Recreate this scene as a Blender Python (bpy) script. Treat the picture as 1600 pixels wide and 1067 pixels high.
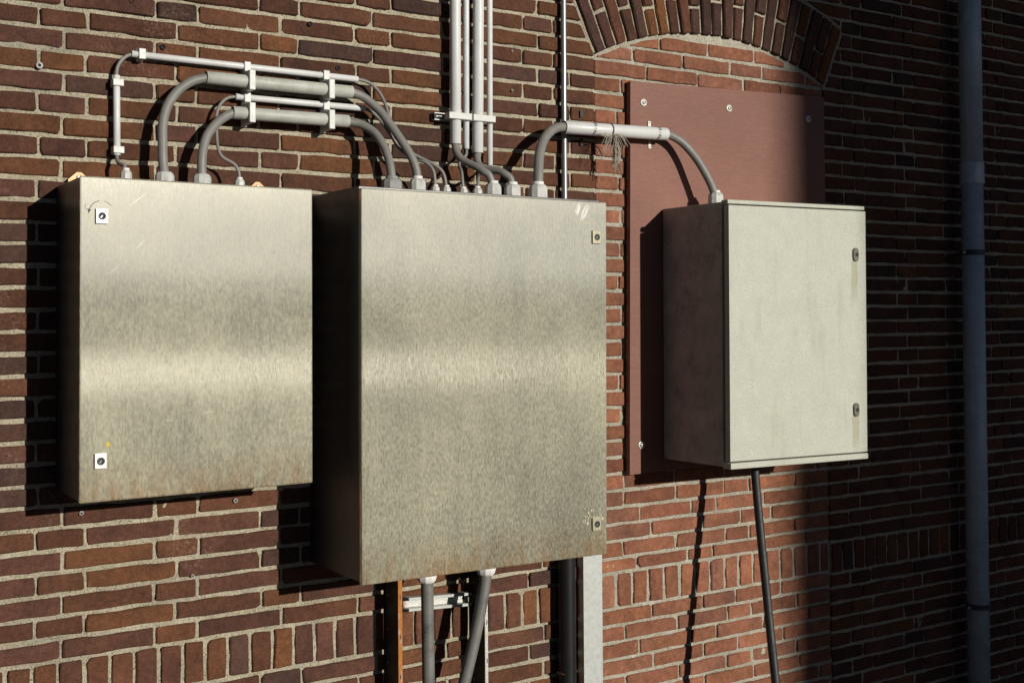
import bpy, bmesh, math, random
import numpy as np
from mathutils import Vector, Matrix

for o in list(bpy.data.objects):
    bpy.data.objects.remove(o, do_unlink=True)
scene = bpy.context.scene
COL = scene.collection
random.seed(7)
R = math.radians

# ------------------------------------------------------------------ camera, sky, sun, exposure
cam_data = bpy.data.cameras.new('camera')
cam = bpy.data.objects.new('camera', cam_data)
COL.objects.link(cam)
scene.camera = cam
cam_data.sensor_fit = 'HORIZONTAL'
cam_data.sensor_width = 36.0
cam_data.lens = 36.0 * 1900.0 / 1600.0
cam_data.shift_y = -(533.5 - 433.58) / 1600.0
cam_data.clip_start = 0.05
cam_data.clip_end = 2000.0
YAW, PITCH, ROLL = 0.5715, 0.0334, -0.0091
fwd = Vector((math.sin(YAW) * math.cos(PITCH), math.cos(YAW) * math.cos(PITCH), math.sin(PITCH)))
rgt = fwd.cross(Vector((0, 0, 1))).normalized()
upv = rgt.cross(fwd)
r2 = rgt * math.cos(ROLL) + upv * math.sin(ROLL)
u2 = -rgt * math.sin(ROLL) + upv * math.cos(ROLL)
rot = Matrix((r2, u2, -fwd)).transposed()
cam.matrix_world = Matrix.Translation((-0.6093, -3.0124, 0.7966)) @ rot.to_4x4()

SUN_AZ, SUN_EL = R(15.8), R(12.2)     # azimuth measured from the wall's normal towards +x
to_sun = Vector((math.sin(SUN_AZ) * math.cos(SUN_EL), -math.cos(SUN_AZ) * math.cos(SUN_EL), math.sin(SUN_EL)))
world = bpy.data.worlds.new('World')
scene.world = world
world.use_nodes = True
wn = world.node_tree
wn.nodes.clear()
sky = wn.nodes.new('ShaderNodeTexSky')
sky.sky_type = 'NISHITA'
sky.sun_disc = False
sky.sun_elevation = SUN_EL
sky.sun_rotation = math.pi - SUN_AZ
sky.air_density = 0.20
sky.dust_density = 0.2
bg = wn.nodes.new('ShaderNodeBackground')
bg.inputs['Strength'].default_value = 0.05
wo = wn.nodes.new('ShaderNodeOutputWorld')
wn.links.new(sky.outputs[0], bg.inputs[0])
wn.links.new(bg.outputs[0], wo.inputs[0])

sd = bpy.data.lights.new('sun', 'SUN')
sd.energy = 5.0
sd.angle = R(0.53)
sd.color = (1.0, 0.945, 0.85)
sun = bpy.data.objects.new('sun', sd)
COL.objects.link(sun)
sun.rotation_euler = (-to_sun).to_track_quat('-Z', 'Y').to_euler()

vs = scene.view_settings
vs.view_transform = 'Standard'
vs.look = 'None'
vs.exposure = -0.36
vs.gamma = 1.0
scene.render.engine = 'CYCLES'
scene.cycles.max_bounces = 6
scene.cycles.sample_clamp_indirect = 4.0

# ------------------------------------------------------------------ material helpers
def s2l(r, g, b):
    f = lambda c: (c / 255 / 12.92) if c <= 10 else ((c / 255 + 0.055) / 1.055) ** 2.4
    return (f(r), f(g), f(b), 1.0)

class NT:
    def __init__(self, name):
        self.m = bpy.data.materials.new(name)
        self.m.use_nodes = True
        self.t = self.m.node_tree
        self.t.nodes.clear()
        self.out = self.t.nodes.new('ShaderNodeOutputMaterial')
        self._pos = None
    def n(self, typ, props=None, **inp):
        nd = self.t.nodes.new(typ)
        for k, v in (props or {}).items():
            setattr(nd, k, v)
        for k, v in inp.items():
            self.set(nd, k, v)
        return nd
    def set(self, nd, key, v):
        if isinstance(key, str) and key[0] == 'i' and key[1:].isdigit():
            s = nd.inputs[int(key[1:])]
        else:
            s = nd.inputs[key.replace('_', ' ')]
        if hasattr(v, 'is_output') or isinstance(v, bpy.types.NodeSocket):
            self.t.links.new(v, s)
        elif isinstance(v, bpy.types.Node):
            self.t.links.new(v.outputs[0], s)
        else:
            s.default_value = v
    @property
    def pos(self):
        if not self._pos:
            self._pos = self.n('ShaderNodeNewGeometry').outputs['Position']
        return self._pos
    def map(self, scale, loc=(0, 0, 0), vec=None):
        return self.n('ShaderNodeMapping', Vector=vec or self.pos, Scale=scale, Location=loc)
    def noise(self, scale, detail=4.0, rough=0.55, vec=None, dist=0.0):
        nd = self.n('ShaderNodeTexNoise', Vector=vec or self.pos, Scale=scale, Detail=detail, Roughness=rough, Distortion=dist)
        return nd.outputs[0]
    def voro(self, scale, vec=None, feature='F1'):
        nd = self.n('ShaderNodeTexVoronoi', {'feature': feature}, Vector=vec or self.pos, Scale=scale)
        return nd
    def ramp(self, fac, a, b, ca=(0, 0, 0, 1), cb=(1, 1, 1, 1)):
        nd = self.n('ShaderNodeValToRGB', Fac=fac)
        e = nd.color_ramp.elements
        e[0].position, e[0].color = a, ca
        e[1].position, e[1].color = b, cb
        return nd.outputs[0]
    def mix(self, fac, a, b, mode='MIX'):
        nd = self.n('ShaderNodeMix', {'data_type': 'RGBA', 'blend_type': mode})
        self.set(nd, 'i0', fac); self.set(nd, 'i6', a); self.set(nd, 'i7', b)
        return nd.outputs[2]
    def math(self, op, a, b=0.0, clamp=False):
        nd = self.n('ShaderNodeMath', {'operation': op, 'use_clamp': clamp})
        self.set(nd, 'i0', a); self.set(nd, 'i1', b)
        return nd.outputs[0]
    def bump(self, height, strength=0.5, distance=0.002, normal=None):
        nd = self.n('ShaderNodeBump', Height=height, Strength=strength, Distance=distance)
        if normal is not None:
            self.set(nd, 'Normal', normal)
        return nd.outputs[0]
    def principled(self, **kw):
        nd = self.n('ShaderNodeBsdfPrincipled')
        for k, v in kw.items():
            self.set(nd, k, v)
        return nd
    def finish(self, shader):
        self.t.links.new(shader.outputs[0] if isinstance(shader, bpy.types.Node) else shader, self.out.inputs[0])
        return self.m

def m_brick(name, dirt=0.35, grain=0.5):
    t = NT(name)
    tint = t.n('ShaderNodeAttribute', {'attribute_name': 'tint'}).outputs['Color']
    big = t.noise(11, 5, 0.6)
    c = t.mix(1.0, tint, t.ramp(big, 0.30, 0.72, (0.70, 0.70, 0.71, 1), (1.24, 1.22, 1.16, 1)), 'MULTIPLY')
    mid = t.noise(70, 6, 0.7)
    c = t.mix(1.0, c, t.ramp(mid, 0.28, 0.75, (0.66, 0.66, 0.66, 1), (1.32, 1.30, 1.28, 1)), 'MULTIPLY')
    c = t.mix(1.0, c, t.ramp(t.noise(290, 4, 0.75), 0.28, 0.72, (0.62, 0.62, 0.62, 1), (1.36, 1.35, 1.33, 1)), 'MULTIPLY')
    # scorched dark patches and pale lime bloom, each with a shape of its own
    sc = t.noise(6.5, 3, 0.5, vec=t.map((1, 1, 1), (3.1, 0, 7.7)))
    c = t.mix(t.math('MULTIPLY', t.ramp(sc, 0.56, 0.74), dirt), c, (0.022, 0.018, 0.018, 1))
    bl = t.math('MULTIPLY', t.ramp(t.noise(4.2, 4, 0.6, vec=t.map((1, 1, 1), (9.1, 2, 1.7))), 0.58, 0.75), t.ramp(t.noise(120, 4, 0.7), 0.50, 0.66))
    c = t.mix(t.math('MULTIPLY', bl, 0.55), c, (0.36, 0.25, 0.19, 1))
    sp = t.ramp(t.voro(330).outputs['Distance'], 0.10, 0.17, (1, 1, 1, 1), (0, 0, 0, 1))
    gate = t.ramp(t.noise(95, 2), 0.57, 0.62)
    c = t.mix(t.math('MULTIPLY', t.math('MULTIPLY', sp, gate), grain), c, (0.50, 0.36, 0.26, 1))
    pit = t.ramp(t.voro(210, vec=t.map((1, 1, 1), (4, 4, 4))).outputs['Distance'], 0.07, 0.16)
    pg = t.ramp(t.noise(60, 2, vec=t.map((1, 1, 1), (1, 8, 2))), 0.55, 0.60, (1, 1, 1, 1), (0, 0, 0, 1))
    pitm = t.math('MAXIMUM', pit, pg)
    c = t.mix(1.0, c, t.mix(pitm, (0.25, 0.24, 0.23, 1), (1, 1, 1, 1)), 'MULTIPLY')
    h = t.math('ADD', t.math('MULTIPLY', t.noise(45, 5, 0.65), 1.0), t.math('MULTIPLY', t.noise(330, 4, 0.7), 0.35))
    h = t.math('ADD', h, t.math('MULTIPLY', pitm, 0.25))
    b = t.bump(h, 0.75, 0.0035)
    return t.finish(t.principled(Base_Color=c, Roughness=0.88, Specular_IOR_Level=0.22, Normal=b))

def m_mortar(name, a, b, grey):
    t = NT(name)
    c = t.mix(t.ramp(t.noise(9, 5, 0.65), 0.33, 0.68), a, b)
    c = t.mix(t.math('MULTIPLY', t.ramp(t.noise(3.1, 4, 0.6, vec=t.map((1, 1, 1), (2, 5, 3))), 0.50, 0.70), 0.6), c, grey)
    c = t.mix(1.0, c, t.ramp(t.noise(210, 5, 0.75), 0.30, 0.70, (0.45, 0.45, 0.45, 1), (1.30, 1.30, 1.30, 1)), 'MULTIPLY')
    v = t.voro(170).outputs['Distance']
    g1 = t.ramp(t.noise(70, 2), 0.47, 0.54)
    c = t.mix(t.math('MULTIPLY', t.ramp(v, 0.16, 0.32, (1, 1, 1, 1), (0, 0, 0, 1)), g1), c, (0.07, 0.065, 0.055, 1))
    v2 = t.voro(300, vec=t.map((1, 1, 1), (7, 7, 7))).outputs['Distance']
    c = t.mix(t.math('MULTIPLY', t.ramp(v2, 0.12, 0.24, (0.8, 0.8, 0.8, 1), (0, 0, 0, 1)), t.ramp(t.noise(60, 2, vec=t.map((1, 1, 1), (3, 3, 9))), 0.50, 0.56)), c, (0.80, 0.76, 0.66, 1))
    h = t.math('ADD', t.noise(60, 5, 0.7), t.math('MULTIPLY', t.noise(300, 5, 0.8), 0.6))
    bm_ = t.bump(h, 1.0, 0.006)
    return t.finish(t.principled(Base_Color=c, Roughness=0.95, Specular_IOR_Level=0.15, Normal=bm_))

def m_plain(name, col, rough=0.5, metal=0.0, vary=0.15, scale=25, spec=0.5, bump=0.0, dirt=None, dirt_amt=0.0, dscale=14):
    t = NT(name)
    lo = tuple(x * (1 - vary) for x in col[:3]) + (1,)
    hi = tuple(min(1, x * (1 + vary)) for x in col[:3]) + (1,)
    c = t.mix(t.ramp(t.noise(scale, 5, 0.65), 0.3, 0.7), lo, hi)
    if dirt:
        d = t.ramp(t.noise(dscale, 6, 0.7, vec=t.map((1, 1, 1), (5, 1, 4))), 0.48, 0.70)
        d = t.math('MULTIPLY', d, t.ramp(t.noise(160, 4, 0.7), 0.35, 0.6))
        c = t.mix(t.math('MULTIPLY', d, dirt_amt), c, dirt)
    kw = dict(Base_Color=c, Roughness=t.ramp(t.noise(scale * 2.1, 3), 0.2, 0.8, (rough * 0.85,) * 3 + (1,), (min(1, rough * 1.2),) * 3 + (1,)), Metallic=metal, Specular_IOR_Level=spec)
    if bump:
        kw['Normal'] = t.bump(t.noise(180, 4, 0.6), 0.5, bump)
    return t.finish(t.principled(**kw))

def m_steel(name, rust_z=None, seed=0.0, spread=1.6, polish=0.74):
    """weathered stainless sheet brushed vertically, so that light spreads sideways; dull flecks of dirt on it"""
    t = NT(name)
    mot = t.noise(1.0, 5, 0.72, vec=t.map((210, 210, 80), (seed + 3, 0, 1)))
    cloud = t.noise(5.0, 4, 0.6, vec=t.map((1, 1, 0.8), (seed, 2, seed)))
    fine = t.noise(1.0, 4, 0.7, vec=t.map((520, 520, 120), (seed, 1, 1)))
    met = t.mix(t.ramp(cloud, 0.35, 0.68), (0.78, 0.755, 0.65, 1), (0.88, 0.85, 0.735, 1))
    dust_c = t.mix(t.ramp(cloud, 0.32, 0.70), (0.485, 0.470, 0.345, 1), (0.600, 0.580, 0.425, 1))
    dust_c = t.mix(1.0, dust_c, t.ramp(fine, 0.30, 0.70, (0.88, 0.89, 0.91, 1), (1.10, 1.09, 1.06, 1)), 'MULTIPLY')
    streak = t.ramp(t.noise(1.0, 4, 0.6, vec=t.map((22, 22, 1.4), (seed, 0, 5))), 0.58, 0.72)
    dust_c = t.mix(t.math('MULTIPLY', streak, 0.25), dust_c, (0.55, 0.53, 0.43, 1))
    if rust_z is not None:
        z = t.n('ShaderNodeSeparateXYZ', Vector=t.pos).outputs['Z']
        g = t.math('SUBTRACT', 1.0, t.math('DIVIDE', t.math('SUBTRACT', z, rust_z), 0.105), True)
        ru = t.math('MULTIPLY', g, t.ramp(t.noise(1.0, 5, 0.7, vec=t.map((34, 34, 9), (seed, 0, 2))), 0.34, 0.60))
        dust_c = t.mix(t.math('MULTIPLY', ru, 0.9), dust_c, (0.40, 0.235, 0.095, 1))
    spots = t.math('MULTIPLY', t.ramp(t.noise(1.0, 4, 0.7, vec=t.map((60, 60, 30), (seed, 6, 9))), 0.66, 0.74), 0.45)
    dust_c = t.mix(spots, dust_c, (0.38, 0.24, 0.09, 1))
    nrm = t.bump(t.math('ADD', fine, mot), 0.20, 0.0010)
    tang = t.n('ShaderNodeCombineXYZ', X=1.0, Y=0.0, Z=0.0)
    # grooves of the brushing tilt the surface sideways only
    gro = t.noise(1.0, 2, 0.7, vec=t.map((2900, 2900, 60), (seed, 0, seed)))
    tilt = t.n('ShaderNodeCombineXYZ', X=t.math('MULTIPLY', t.math('SUBTRACT', gro, 0.5), spread), Y=0.0, Z=0.0)
    gn = t.n('ShaderNodeNewGeometry').outputs['Normal']
    vn = t.n('ShaderNodeVectorMath', {'operation': 'ADD'}); t.set(vn, 'i0', gn); t.set(vn, 'i1', tilt)
    vn2 = t.n('ShaderNodeVectorMath', {'operation': 'NORMALIZE'}); t.set(vn2, 'i0', vn)
    metal = t.principled(Base_Color=met, Metallic=1.0, Roughness=t.ramp(mot, 0.3, 0.7, (0.33, 0.33, 0.33, 1), (0.39, 0.39, 0.39, 1)), Anisotropic=0.95, Tangent=tang, Normal=vn2)
    sheen = t.principled(Base_Color=met, Metallic=1.0, Roughness=0.14, Anisotropic=1.0, Tangent=tang, Normal=vn2)
    dust = t.principled(Base_Color=dust_c, Roughness=0.72, Specular_IOR_Level=0.25, Normal=nrm)
    a = t.n('ShaderNodeMixShader')
    t.set(a, 'i0', polish); t.set(a, 'i1', metal); t.set(a, 'i2', sheen)
    f = t.n('ShaderNodeMixShader')
    drip = t.noise(1.0, 5, 0.65, vec=t.map((30, 30, 1.1), (seed, 4, seed)))
    cover = t.ramp(mot, 0.36, 0.64, (0.27, 0.27, 0.27, 1), (0.66, 0.66, 0.66, 1))
    cover = t.math('ADD', cover, t.math('MULTIPLY', t.math('SUBTRACT', cloud, 0.5), 0.28))
    cover = t.math('ADD', cover, t.math('MULTIPLY', t.math('SUBTRACT', drip, 0.5), 0.22), True)
    t.set(f, 'i0', cover); t.set(f, 'i1', a); t.set(f, 'i2', dust)
    return t.finish(f)

def m_grp(name, stains=()):
    t = NT(name)
    c = t.mix(t.ramp(t.noise(16, 6, 0.7), 0.3, 0.7), (0.47, 0.478, 0.405, 1), (0.53, 0.538, 0.455, 1))
    c = t.mix(1.0, c, t.ramp(t.noise(160, 4, 0.7), 0.3, 0.7, (0.86, 0.86, 0.85, 1), (1.10, 1.10, 1.09, 1)), 'MULTIPLY')
    st = t.math('MULTIPLY', t.ramp(t.noise(1.0, 4, 0.6, vec=t.map((16, 16, 3.5), (2, 0, 6))), 0.55, 0.74), 0.40)
    c = t.mix(st, c, (0.34, 0.34, 0.25, 1))
    xyz = t.n('ShaderNodeSeparateXYZ', Vector=t.pos)
    for (xc, zt, wd, ln) in stains:          # run stains below the locks
        wob = t.math('MULTIPLY', t.math('SUBTRACT', t.noise(28, 4, 0.6), 0.5), 0.022)
        dx = t.math('ABSOLUTE', t.math('SUBTRACT', t.math('ADD', xyz.outputs['X'], wob), xc))
        side = t.math('MULTIPLY', t.math('SUBTRACT', wd / 2, dx), 260.0, True)
        dz = t.math('DIVIDE', t.math('SUBTRACT', zt, xyz.outputs['Z']), ln)
        top = t.math('MULTIPLY', dz, 30.0, True)
        fade = t.math('MULTIPLY', t.math('SUBTRACT', 1.0, dz), 2.2, True)
        mk = t.math('MULTIPLY', t.math('MULTIPLY', side, top), fade)
        c = t.mix(t.math('MULTIPLY', mk, 0.75), c, (0.36, 0.345, 0.24, 1))
    v = t.voro(120).outputs['Distance']
    c = t.mix(t.math('MULTIPLY', t.ramp(v, 0.08, 0.16, (1, 1, 1, 1), (0, 0, 0, 1)), t.ramp(t.noise(30, 3), 0.42, 0.52)), c, (0.20, 0.20, 0.16, 1))
    sp = t.math('MULTIPLY', t.ramp(t.voro(85, vec=t.map((1.7, 1, 0.8), (6, 6, 6))).outputs['Distance'], 0.09, 0.20, (1, 1, 1, 1), (0, 0, 0, 1)), t.ramp(t.noise(11, 3, vec=t.map((1, 1, 1), (1.6, 2, 2))), 0.50, 0.60))
    rgh = t.mix(sp, (0.50, 0.50, 0.50, 1), (0.16, 0.16, 0.16, 1))
    c = t.mix(t.math('MULTIPLY', sp, 0.7), c, (0.86, 0.86, 0.80, 1))  # pale glints put into the colour on the glossier spots
    b = t.bump(t.math('ADD', t.noise(140, 4, 0.6), t.math('MULTIPLY', sp, 0.8)), 0.35, 0.0012)
    return t.finish(t.principled(Base_Color=c, Roughness=rgh, Specular_IOR_Level=0.45, Normal=b))

def m_board(name):
    t = NT(name)
    g = t.noise(1.0, 5, 0.7, vec=t.map((30, 30, 420)))
    c = t.mix(t.ramp(g, 0.3, 0.7), s2l(121, 82, 70), s2l(139, 97, 83))
    c = t.mix(1.0, c, t.ramp(t.noise(3, 4, 0.6), 0.3, 0.7, (0.88, 0.88, 0.88, 1), (1.1, 1.1, 1.1, 1)), 'MULTIPLY')
    c = t.mix(1.0, c, t.ramp(t.noise(420, 3, 0.6), 0.3, 0.7, (0.82, 0.82, 0.82, 1), (1.16, 1.16, 1.16, 1)), 'MULTIPLY')
    b = t.bump(t.math('ADD', g, t.noise(300, 3)), 0.30, 0.0008)
    return t.finish(t.principled(Base_Color=c, Roughness=0.62, Specular_IOR_Level=0.35, Normal=b))

def m_rust(name, steel, rust, lo=0.42, hi=0.6):
    t = NT(name)
    f = t.ramp(t.noise(1.0, 5, 0.7, vec=t.map((45, 45, 12))), lo, hi)
    c = t.mix(f, steel, t.mix(t.ramp(t.noise(150, 4, 0.7), 0.3, 0.7), rust, tuple(x * 0.6 for x in rust[:3]) + (1,)))
    return t.finish(t.principled(Base_Color=c, Metallic=t.mix(f, (0.5, 0.5, 0.5, 1), (0, 0, 0, 1)), Roughness=t.mix(f, (0.42, 0.42, 0.42, 1), (0.9, 0.9, 0.9, 1)), Normal=t.bump(t.noise(200, 5, 0.7), 0.5, 0.0015)))

M = {}
M['brick'] = m_brick('dark_brown_brick')
M['red_brick'] = m_brick('red_brown_brick', dirt=0.10, grain=0.45)
M['mortar'] = m_mortar('sandy_mortar', s2l(178, 168, 143), s2l(208, 199, 175), s2l(142, 138, 127))
M['red_mortar'] = m_mortar('pale_mortar', s2l(178, 171, 151), s2l(206, 200, 184), s2l(158, 154, 141))
M['steel_left'] = m_steel('weathered_stainless_left', 0.395, 0.0)
M['steel_mid'] = m_steel('weathered_stainless_middle', 0.150, 4.3, 1.9, 0.80)
M['steel_side'] = m_plain('shade_darkened_stainless', (0.135, 0.137, 0.138, 1), 0.40, 0.9, 0.12, 18)  # base colour darkened to stand in for shade on the cabinet bodies
M['lock_steel'] = m_plain('bright_lock_steel', (0.62, 0.61, 0.57, 1), 0.38, 0.35, 0.1, 60)
M['brass_lock'] = m_plain('dull_lock_steel', (0.42, 0.39, 0.27, 1), 0.4, 0.3, 0.12, 60)
M['black'] = m_plain('black_void', (0.008, 0.008, 0.008, 1), 0.6, 0, 0.1)
M['grp'] = m_grp('weathered_grp_polyester')
M['grp_door'] = m_grp('weathered_grp_door', [(2.421, .974, .034, .150), (2.414, .478, .036, .125)])
M['stain'] = m_plain('brown_run_stain', (0.40, 0.395, 0.30, 1), 0.75, 0, 0.12, 40)
M['pvc'] = m_plain('white_pvc', (0.65, 0.66, 0.655, 1), 0.42, 0, 0.05, 20, dirt=(0.30, 0.30, 0.25, 1), dirt_amt=0.35)
M['pvc_old'] = m_plain('weathered_grey_pvc', (0.46, 0.47, 0.425, 1), 0.5, 0, 0.12, 18, dirt=(0.24, 0.24, 0.16, 1), dirt_amt=0.6)
M['clip'] = m_plain('pale_clip_plastic', (0.61, 0.62, 0.59, 1), 0.45, 0, 0.06, 30, dirt=(0.32, 0.33, 0.22, 1), dirt_amt=0.35, dscale=30)
M['cable'] = m_plain('grey_cable_sheath', (0.215, 0.208, 0.192, 1), 0.5, 0, 0.10, 22, dirt=(0.12, 0.115, 0.10, 1), dirt_amt=0.4)
M['cable_low'] = m_plain('dirty_grey_cable_sheath', (0.165, 0.162, 0.15, 1), 0.55, 0, 0.2, 14, dirt=(0.05, 0.048, 0.043, 1), dirt_amt=0.85)
M['gland'] = m_plain('grey_gland_plastic', (0.56, 0.565, 0.54, 1), 0.45, 0, 0.12, 40, dirt=(0.16, 0.15, 0.13, 1), dirt_amt=0.6, dscale=45)
M['gland_dark'] = m_plain('dark_grey_gland_plastic', (0.30, 0.305, 0.29, 1), 0.5, 0, 0.12, 40, dirt=(0.10, 0.10, 0.08, 1), dirt_amt=0.8, dscale=40)
M['gland_white'] = m_plain('white_gland_plastic', (0.80, 0.80, 0.77, 1), 0.45, 0, 0.06, 40, dirt=(0.4, 0.39, 0.34, 1), dirt_amt=0.3, dscale=40)
M['tube'] = m_plain('grey_steel_tube', (0.30, 0.31, 0.32, 1), 0.34, 0.6, 0.08, 20)
M['galv'] = m_plain('galvanised_steel', (0.47, 0.49, 0.47, 1), 0.52, 0.35, 0.13, 70, dirt=(0.42, 0.40, 0.28, 1), dirt_amt=0.5)
M['strap'] = m_plain('perforated_zinc_strap', (0.55, 0.54, 0.50, 1), 0.45, 0.5, 0.15, 60)
M['screw'] = m_plain('zinc_screw', (0.48, 0.46, 0.42, 1), 0.42, 0.5, 0.1, 60)
M['lock_dark'] = m_plain('dull_brown_lock', (0.17, 0.155, 0.13, 1), 0.45, 0.4, 0.15, 60)
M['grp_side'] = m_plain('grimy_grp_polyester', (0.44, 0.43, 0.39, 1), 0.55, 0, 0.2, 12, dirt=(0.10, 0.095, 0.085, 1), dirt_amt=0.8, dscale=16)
M['board'] = m_board('brown_coated_board')
M['downpipe'] = m_plain('blue_grey_pvc_downpipe', (0.46, 0.54, 0.58, 1), 0.26, 0, 0.10, 9, dirt=(0.10, 0.11, 0.12, 1), dirt_amt=0.5)
M['bracket'] = m_plain('dark_pipe_bracket', (0.05, 0.055, 0.06, 1), 0.5, 0.2, 0.1)
M['black_pipe'] = m_plain('black_pe_pipe', (0.012, 0.013, 0.013, 1), 0.45, 0, 0.15, 20, spec=0.25)
M['black_cable'] = m_plain('black_cable_sheath', (0.020, 0.019, 0.019, 1), 0.55, 0, 0.2, 30, bump=0.0006)
M['rust'] = m_rust('rusty_galvanised', (0.50, 0.50, 0.46, 1), (0.52, 0.20, 0.045, 1), 0.30, 0.44)
M['half_rust'] = m_rust('part_rusted_galvanised', (0.56, 0.56, 0.52, 1), (0.46, 0.18, 0.04, 1), 0.55, 0.66)
M['dark_steel'] = m_plain('dark_painted_steel', (0.022, 0.022, 0.022, 1), 0.55, 0.2, 0.15, 30)
M['chain'] = m_plain('rusty_chain', (0.14, 0.055, 0.028, 1), 0.85, 0.1, 0.3, 90)
M['string'] = m_plain('frayed_pale_string', (0.40, 0.36, 0.29, 1), 0.9, 0, 0.3, 60)
M['plug'] = m_plain('grey_wall_plug', (0.27, 0.26, 0.24, 1), 0.5, 0.1, 0.15, 60)
M['hole'] = m_plain('dark_drill_hole', (0.012, 0.010, 0.010, 1), 0.9, 0, 0.2)
M['ink'] = m_plain('worn_black_print', (0.12, 0.115, 0.10, 1), 0.7, 0, 0.4, 200)
M['pale_print'] = m_plain('worn_pale_print', (0.66, 0.58, 0.42, 1), 0.7, 0, 0.3, 200)
M['yellow'] = m_plain('yellow_paint_spot', (0.55, 0.42, 0.06, 1), 0.6, 0, 0.2, 120)
M['scratch'] = m_plain('bright_scratched_steel', (0.95, 0.94, 0.90, 1), 0.35, 0.0, 0.05, 150)
M['lug'] = m_plain('painted_reflection_lug', (0.46, 0.24, 0.11, 1), 0.45, 0.3, 0.1, 30)  # steel lug; orange reflection of the bricks is put into its colour
M['asphalt'] = m_plain('yard_asphalt', (0.05, 0.048, 0.045, 1), 0.9, 0, 0.25, 30, spec=0.1)
M['glare_strip'] = m_plain('glare_strip_surface', (0.14, 0.125, 0.105, 1), 0.44, 0, 0.2, 3, spec=1.0)  # glossy surface of the added strip that glares into the doors
M['bank_dark'] = m_plain('added_dark_bank', (0.030, 0.040, 0.016, 1), 0.95, 0, 0.3, 0.6, spec=0.1)  # surface of the added bank, kept dark for the door reflections
M['tower'] = m_plain('plain_tower_brick', (0.17, 0.085, 0.06, 1), 0.9, 0, 0.25, 4, spec=0.2)
M['roof'] = m_plain('dark_roof_tile', (0.06, 0.045, 0.04, 1), 0.8, 0, 0.2, 6)
M['glass'] = m_plain('dark_window_glass', (0.02, 0.022, 0.025, 1), 0.08, 0, 0.1)

# ------------------------------------------------------------------ object helpers
def tag(o, label, cat, group=None):
    o['label'] = label
    o['category'] = cat
    if group:
        o['group'] = group
    return o

def empty(name, loc=(0, 0, 0)):
    o = bpy.data.objects.new(name, None)
    o.location = loc
    o.empty_display_size = 0.05
    COL.objects.link(o)
    return o

def link(name, me, mat, parent=None, smooth=False):
    """mesh data are in world coordinates; the object's origin is moved to its parent's place"""
    o = bpy.data.objects.new(name, me)
    COL.objects.link(o)
    if mat is not None and len(me.materials) == 0:
        me.materials.append(mat)
    if smooth:
        me.polygons.foreach_set('use_smooth', [True] * len(me.polygons))
    if parent is not None:
        o.parent = parent
        w = parent.location.copy() if parent.parent is None else Vector((0, 0, 0))
        if parent.parent is None:
            o.matrix_parent_inverse = Matrix.Translation(-w)
        else:
            o.matrix_parent_inverse = Matrix.Identity(4)
    return o

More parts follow.
